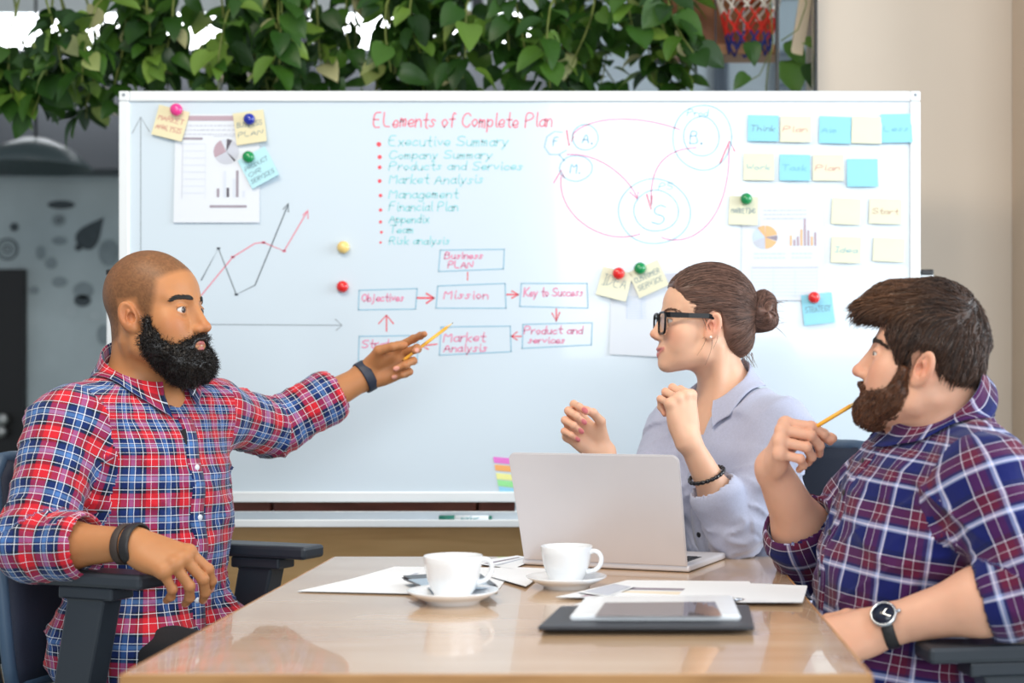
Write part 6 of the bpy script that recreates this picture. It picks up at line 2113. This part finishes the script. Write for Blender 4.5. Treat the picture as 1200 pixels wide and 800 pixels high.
M_leather = plain('dark_leather', '1E1C1E', 0.5, bump=0.3, bscale=300); M_wr = plain('brown_leather', '3A2E28', 0.6, bump=0.3, bscale=300)
if 'L' in PEOPLE:
    p = PEOPLE['L']; J = p['joints']
    el, wr = p['arms']['R'][1], p['arms']['R'][2]; ax = unit(wr - el)
    dz = J['R']['M'][:, 2]
    band('wristband', wr + ax * 0.004, ax, 0.0335, 0.017, 0.005, M_leather, p['root'], 0.86, dz)
    band('wristband', wr - ax * 0.015, ax, 0.0330, 0.014, 0.0045, M_wr, p['root'], 0.88, dz)
    el, wr = p['arms']['L'][1], p['arms']['L'][2]; ax = unit(wr - el)
    band('wristband', wr - ax * 0.004, ax, 0.0330, 0.022, 0.003, plain('navy_strap', '2A3040', 0.5), p['root'], 0.88, J['L']['M'][:, 2])
    th, ix = J['L']['thumb'], J['L']['index']
    grip = (th[3] + ix[2]) / 2
    tip = P(531, 378, 527)
    sg = F_PX / (grip[1] - 0.006)
    pencil(P(474, 421, sg), tip, 'yellow pencil pointed at the whiteboard by man in red plaid')
if 'R' in PEOPLE:
    p = PEOPLE['R']; J = p['joints']
    mouth = p['H']((0.004, 0.101, -0.084))
    ix, th = J['R']['index'], J['R']['thumb']
    grip = ix[3] * 0.35 + ix[2] * 0.65 + unit(th[3] - ix[2]) * 0.011
    d = unit(mouth - grip)
    sg = F_PX / ((grip[1] + th[3][1]) / 2)
    pencil(P(936, 512, sg), mouth + d * 0.004, 'yellow pencil held to the mouth of the brown-bearded man')
    el, wr = p['arms']['L'][1], p['arms']['L'][2]; ax = unit(wr - el)
    c = wr - ax * 0.006
    dz = J['L']['M'][:, 2]
    w_ = band('watch', c, ax, 0.0345, 0.018, 0.0028, M_leather, p['root'], 0.88, dz)
    z = unit(np.array((-0.10, -0.78, 0.62)) - ax * (np.array((-0.10, -0.78, 0.62)) @ ax)); y = np.cross(z, ax)
    Mw_ = Matrix(np.array([[ax[0], y[0], z[0], 0], [ax[1], y[1], z[1], 0], [ax[2], y[2], z[2], 0], [0, 0, 0, 1]]).tolist()); Mw_.translation = Vector(c + z * 0.0305)
    M_ws = plain('watch_steel', 'C8CCD2', 0.2, 1.0); M_wd = plain('watch_dial', '141A2E', 0.2)
    link('watch_case', lathe_mesh('watch_case', [(0, 0), (0.0195, 0), (0.0205, 0.003), (0.0205, 0.006), (0.0188, 0.0082), (0.0172, 0.0085), (0.0170, 0.0070), (0, 0.0070)], 36, Mw_), M_ws, w_)
    link('watch_dial', lathe_mesh('watch_dial', [(0, 0.0071), (0.0168, 0.0071), (0.0168, 0.0076), (0, 0.0076)], 36, Mw_), M_wd, w_)
    for ang, ln in ((0.9, 0.012), (2.4, 0.009)):
        box('watch_hand', (-0.0005, 0, 0.0077), (0.0005, ln, 0.0080), M_ws, w_, 0.0, Mw_ @ Matrix.Rotation(ang, 4, 'Z'))
    link('watch_crown', lathe_mesh('watch_crown', [(0, 0), (0.003, 0), (0.003, 0.005), (0, 0.005)], 12, Mw_ @ Matrix.Translation((-0.0205, 0, 0.004)) @ Matrix.Rotation(-math.pi / 2, 4, 'Y')), M_ws, w_)
if 'W' in PEOPLE:
    p = PEOPLE['W']; H = p['H']
    el, wr = p['arms']['L'][1], p['arms']['L'][2]; ax = unit(wr - el)
    c = el + (wr - el) * 0.60
    n = 132; pts = ring_pts(c, ax + np.array((0.12, 0, 0.0)), 0.0345, n)
    tube('bead_bracelet', pts, [0.0040 * (0.72 + 0.38 * abs(math.sin(i * math.pi * 22 / n))) for i in range(n + 1)], plain('black_beads', '14151A', 0.15), p['root'], 8)
    # glasses
    M_gl = plain('black_acetate', '0B0B0F', 0.3, spec=0.25)
    M_lens, ntl, bl = new_mat('spectacle_lens'); bl.inputs['Transmission Weight'].default_value = 1.0; bl.inputs['Roughness'].default_value = 0.0; bl.inputs['IOR'].default_value = 1.12
    g = empty('glasses_placeholder') if False else None
    front = None
    for sx in (1, -1):
        cx, cy, cz = 0.0335 * sx, 0.1000, -0.006
        out = []
        for t in np.linspace(0, 2 * math.pi, 41):
            e = 0.45
            x = 0.0255 * math.copysign(abs(math.cos(t)) ** e, math.cos(t)); z_ = 0.0225 * math.copysign(abs(math.sin(t)) ** e, math.sin(t))
            out.append(H((cx + x * (1 + 0.06 * z_ / 0.0225), cy - 0.10 * abs(x * sx + 0.0255) * 0.6, cz + z_)))
        rim = tube('glasses_rim', out, 0.0024, M_gl, front or p['root'], 8)
        if front is None: front = rim; rim.name = 'glasses'
        link('lens', poly_mesh('lens', out[:-1] + [q + p['R'] @ np.array((0, -0.0012, 0)) for q in out[:-1]], [tuple(range(40))[::-1], tuple(range(40, 80))] + [(i, (i + 1) % 40, (i + 1) % 40 + 40, i + 40) for i in range(40)], False), M_lens, front)
        tp = [H(v) for v in ((0.0585 * sx, 0.0955, 0.0105), (0.0640 * sx, 0.088, 0.0105), (0.0740 * sx, 0.050, 0.0100), (0.0790 * sx, 0.008, 0.0100), (0.0770 * sx, -0.008, 0.006), (0.0720 * sx, -0.022, -0.012))]
        V = []
        up_ = p['R'][:, 2]; out_ = p['R'][:, 0] * sx
        for q, hh in zip(tp, (0.0052, 0.0055, 0.0048, 0.0048, 0.004, 0.003)):
            for a, b in ((-1, -1), (1, -1), (1, 1), (-1, 1)): V.append(q + out_ * a * 0.0014 + up_ * b * hh)
        link('temple', poly_mesh('temple', V, [(0, 1, 2, 3), (23, 22, 21, 20)] + [(k * 4 + i, k * 4 + (i + 1) % 4, k * 4 + 4 + (i + 1) % 4, k * 4 + 4 + i) for k in range(5) for i in range(4)], False), M_gl, front)
    tube('bridge', [H((-0.009, 0.1000, 0.004)), H((0, 0.1045, 0.006)), H((0.009, 0.1000, 0.004))], 0.0022, M_gl, front, 8)
    for sx in (1, -1):
        link('earring', lathe_mesh('earring', [(0, -0.0025), (0.0018, -0.0018), (0.0025, 0), (0.0018, 0.0018), (0, 0.0025)], 10, Matrix.Translation(Vector(H((0.083 * sx, 0.004, -0.034))))), plain('pearl', 'F0EAE4', 0.15) if sx == 1 else bpy.data.materials['pearl'], p['root'])
# ------------------------------------------------------------------ hanging plants and the small hoop
pl_rng = np.random.default_rng(21)
M_leaf, nt_l, b_l = new_mat('pothos_leaf')
oi = nd(nt_l, 'ShaderNodeObjectInfo')
cr = nd(nt_l, 'ShaderNodeValToRGB')
for i, (p_, c_) in enumerate(((0.0, '1E3C12'), (0.42, '30581A'), (0.74, '4C7426'), (0.93, '80A040'), (1.0, 'D0CA98'))):
    if i == 0: e = cr.color_ramp.elements[0]
    elif i == 4: e = cr.color_ramp.elements[-1]
    else: e = cr.color_ramp.elements.new(p_)
    e.position = p_; e.color = rgb(c_) + (1,)
nt_l.links.new(oi.outputs['Random'], cr.inputs[0])
tcl = nd(nt_l, 'ShaderNodeTexCoord'); nol = nd(nt_l, 'ShaderNodeTexNoise'); nol.inputs['Scale'].default_value = 45
nt_l.links.new(tcl.outputs['Object'], nol.inputs['Vector'])
hv_ = nd(nt_l, 'ShaderNodeHueSaturation'); nt_l.links.new(cr.outputs[0], hv_.inputs['Color'])
mrl = nd(nt_l, 'ShaderNodeMapRange'); mrl.inputs[3].default_value = 0.75; mrl.inputs[4].default_value = 1.3
nt_l.links.new(nol.outputs['Fac'], mrl.inputs[0]); nt_l.links.new(mrl.outputs[0], hv_.inputs['Value'])
nt_l.links.new(hv_.outputs[0], b_l.inputs['Base Color'])
b_l.inputs['Roughness'].default_value = 0.42
tr_ = nd(nt_l, 'ShaderNodeBsdfTranslucent'); nt_l.links.new(hv_.outputs[0], tr_.inputs['Color'])
ms_ = nd(nt_l, 'ShaderNodeMixShader'); ms_.inputs[0].default_value = 0.28
out_ = nt_l.nodes['Material Output']
nt_l.links.new(b_l.outputs[0], ms_.inputs[1]); nt_l.links.new(tr_.outputs[0], ms_.inputs[2]); nt_l.links.new(ms_.outputs[0], out_.inputs['Surface'])
M_stem = plain('vine_stem', '6E7A34', 0.6, noise=0.2)
M_trough = plain('planter_dark', '2C2A28', 0.7)

LEAVES = []
for v in range(4):
    prof = [(0.0, -0.10), (0.20, -0.16), (0.40, -0.06), (0.50, 0.16), (0.46, 0.42), (0.32, 0.70), (0.14, 0.92), (0.0, 1.06)]
    wid = (1.0, 0.82, 0.92, 0.72)[v]
    V, Fq = [], []
    for i, (x, y) in enumerate(prof):
        droop = -0.22 * y * y * (0.6 + 0.3 * v)
        cup = (0.20, 0.12, 0.28, 0.16)[v]
        for sx in (-1, -0.5, 0, 0.5, 1):
            wv = 0.03 * math.sin(5 * y + v + 2 * sx)
            V.append((x * sx * wid, y, droop + cup * abs(x * sx) + wv * abs(sx)))
    for i in range(len(prof) - 1):
        for j in range(4):
            Fq.append((i * 5 + j, i * 5 + j + 1, (i + 1) * 5 + j + 1, (i + 1) * 5 + j))
    me = poly_mesh('leaf', V, Fq); me.materials.append(M_leaf); LEAVES.append(me)


def put_leaf(parent, pos, d, up, size, k):
    """leaf with its base at pos, pointing along d"""
    d = unit(d); x = unit(np.cross(d, up)); z = np.cross(x, d)
    M = np.eye(4); M[:3, 0] = x * size; M[:3, 1] = d * size; M[:3, 2] = z * size; M[:3, 3] = pos
    o = bpy.data.objects.new('leaf', LEAVES[k]); COL.objects.link(o)
    o.parent = parent; o.matrix_parent_inverse = world_of(parent).inverted(); o.matrix_basis = Matrix(M.tolist())
    return o


YP = 4.32; ZP = 2.34
trough = empty('planter_trough', (-0.75, YP, ZP)); tag(trough, 'long dark planter trough hung above the whiteboard holding the trailing plants', 'planter')
x0t, x1t = P(-40, 0, 393)[0], P(945, 0, 393)[0]
box('trough_body', (x0t, YP - 0.12, ZP), (x1t, YP + 0.12, ZP + 0.16), M_trough, trough, 0.01)
for x in np.linspace(x0t + 0.2, x1t - 0.2, 4):
    tube('hanger', [(x, YP, ZP + 0.15), (x, YP, 3.4)], 0.005, M_black, trough, 6)

NP = 8
edges_p = np.linspace(-25, 795, NP + 1)
labels_p = ['trailing pothos plant hanging lowest beside the left board corner', None, None, None, None, None, None, 'trailing pothos plant hanging in front of the wooden hoop board']
for i in range(NP):
    root = empty('hanging_pothos', (P((edges_p[i] + edges_p[i + 1]) / 2, 0, 393)[0], YP, ZP))
    tag(root, labels_p[i] or 'trailing pothos plant with heart-shaped green leaves hanging above the whiteboard', 'plant', 'trailing plants above the whiteboard')
    for sidx in range(8):
        px = pl_rng.uniform(edges_p[i] - 8, edges_p[i + 1] + 8)
        y0 = YP + pl_rng.uniform(-0.26, 0.26)
        low = pl_rng.uniform(70, 125)
        if i == 0: low = pl_rng.uniform(95, 150)
        if i == NP - 1: low = pl_rng.uniform(60, 112)
        zb = P(0, low, 393)[2]
        xa = P(px, 0, 393)[0]
        n = 9; pts = []
        sway = pl_rng.uniform(-0.10, 0.10); ph = pl_rng.uniform(0, 6)
        for t in np.linspace(0, 1, n):
            pts.append((xa + sway * t * t + 0.018 * math.sin(ph + 5 * t), YP + (y0 - YP) * min(1, 2 * t), ZP + 0.03 + (zb - ZP - 0.03) * t))
        pts = np.array(pts)
        tube('stem', pts, np.linspace(0.0042, 0.0022, n), M_stem, root, 6)
        ts = pl_rng.uniform(0.50, 0.62) if i == 0 else pl_rng.uniform(0.10, 0.40)
        nl = int(14 + 5 * (low - 60) / 60)
        for k in range(nl):
            t = (k + pl_rng.uniform(0.1, 0.9)) / nl
            t = ts + (1 - ts) * t
            f_ = t * (n - 1); a = min(int(f_), n - 2); c = pts[a] + (pts[a + 1] - pts[a]) * (f_ - a)
            az = pl_rng.uniform(0, 2 * math.pi)
            d = np.array((math.cos(az), math.sin(az) * 0.9, pl_rng.uniform(-1.5, -0.1)))
            st = c + unit(d * (1, 1, 0.2)) * pl_rng.uniform(0.015, 0.045)
            up = np.array((0, -0.6, 0.9)) + pl_rng.normal(0, 0.35, 3)
            put_leaf(root, st, d, up, pl_rng.uniform(0.048, 0.088), int(pl_rng.integers(4)))
# a thin trailing shoot by the glass panel
root = empty('hanging_pothos', (0.42, 4.22, ZP)); tag(root, 'thin pothos shoot with few leaves dangling by the glass panel', 'plant', 'trailing plants above the whiteboard')
pts = np.array([P(px, py, 405) for px, py in ((905, -60), (903, 10), (906, 50), (900, 80), (897, 112))])
tube('stem', pts, 0.002, M_stem, root, 6)
pts2 = np.array([P(px, py, 405) for px, py in ((903, 60), (890, 88), (872, 98))]); tube('stem', pts2, 0.0018, M_stem, root, 6)
pts3 = np.array([P(px, py, 412) for px, py in ((935, -60), (945, 5), (935, 35), (915, 48))]); tube('stem', pts3, 0.0018, M_stem, root, 6)
for px, py, dx, dz, s_ in ((874, 97, -0.6, -0.6, 0.05), (926, 60, 0.6, -0.9, 0.075), (924, 84, 0.3, -1.0, 0.09), (948, 86, 0.2, -1.0, 0.065), (943, 55, 0.6, -0.5, 0.04), (880, 60, 0.2, -1, 0.06)):
    put_leaf(root, P(px, py - 8, 408), (dx, -0.3, dz), (0.1, -1, 0.5), s_, int(pl_rng.integers(4)))

# small basketball hoop on a wooden board
M_hw = wood_mat('hoop_wood', ['7A4420', '96592C', 'A86A38'], (8, 8, 1.5), 0.5)
M_hw2 = wood_mat('hoop_wood_light', ['9A6A44', 'B88458', 'C0946A'], (1.5, 8, 10), 0.5)
hoop = empty('toy_basketball_hoop', (0.30, 4.48, 2.05)); tag(hoop, 'wooden toy basketball hoop with white red and blue net', 'basketball hoop')
x0, x1 = P(772, 0, 378)[0], P(905, 0, 378)[0]; zb = P(0, 72, 378)[2]
for k in range(4):
    a = x0 + (x1 - x0) * k / 4; b = x0 + (x1 - x0) * (k + 1) / 4
    box('plank', (a + 0.002, 4.49, zb + 0.04), (b - 0.002, 4.515, zb + 0.60), M_hw, hoop, 0.003)
box('ledge', (x0 - 0.01, 4.40, zb), (x1 + 0.01, 4.52, zb + 0.018), M_hw2, hoop, 0.003)
box('ledge', (x0 - 0.01, 4.42, zb + 0.021), (x1 + 0.01, 4.52, zb + 0.036), M_hw2, hoop, 0.003)
for x in (x0 + 0.03, x1 - 0.03): box('hanger_strap', (x - 0.012, 4.515, zb + 0.4), (x + 0.012, 4.525, 3.13), M_black, hoop, 0.002)
rc = np.array((P(878, 0, 392)[0], 4.345, 2.275)); rr = 0.105
tube('rim', [rc + rr * np.array((math.cos(t), math.sin(t), 0)) for t in np.linspace(0, 2 * math.pi, 33)], 0.006, plain('rim_orange', 'D84A1C', 0.4), hoop, 8)
box('rim_bracket', (rc[0] - 0.02, rc[1] + rr, rc[2] - 0.01), (rc[0] + 0.02, 4.49, rc[2] + 0.01), bpy.data.materials['rim_orange'], hoop, 0.002)
NZ = ((rc[2], 2.20, 'net_white', 'E8E0D4'), (2.20, 2.135, 'net_red', 'DC2A1C'), (2.135, 2.085, 'net_blue', '24307C'))


def net_r(z): 
    t = (rc[2] - z) / (rc[2] - 2.085); return rr * (1 - 0.42 * t ** 0.8)


for za, zb_, nm, colr in NZ:
    parts = []
    for k in range(11):
        for sg in (1, -1):
            pl = []
            for t in np.linspace(0, 1, 6):
                z = za + (zb_ - za) * t; a = 2 * math.pi * k / 11 + sg * (rc[2] - z) / 0.19 * 1.7
                pl.append(rc * (1, 1, 0) + np.array((net_r(z) * math.cos(a), net_r(z) * math.sin(a), z)))
            parts.append(tube_data(pl, 0.0032, 5, cap=False))
    V, F = join_mesh(parts)
    o = link(nm, np_mesh(nm, V, F), plain(nm, colr, 0.8), hoop); o['kind'] = 'stuff'
o = box('wooden_strut', (-0.018, -0.010, -0.26), (0.018, 0.010, 0.50), plain('strut_wood', 'D2BA9C', 0.5), None, 0.003, Matrix.Translation(Vector(P(950, -40, 408))) @ Matrix.Rotation(0.16, 4, 'Y'))
tag(o, 'slanted pale wooden strut above the glass panel', 'strut')
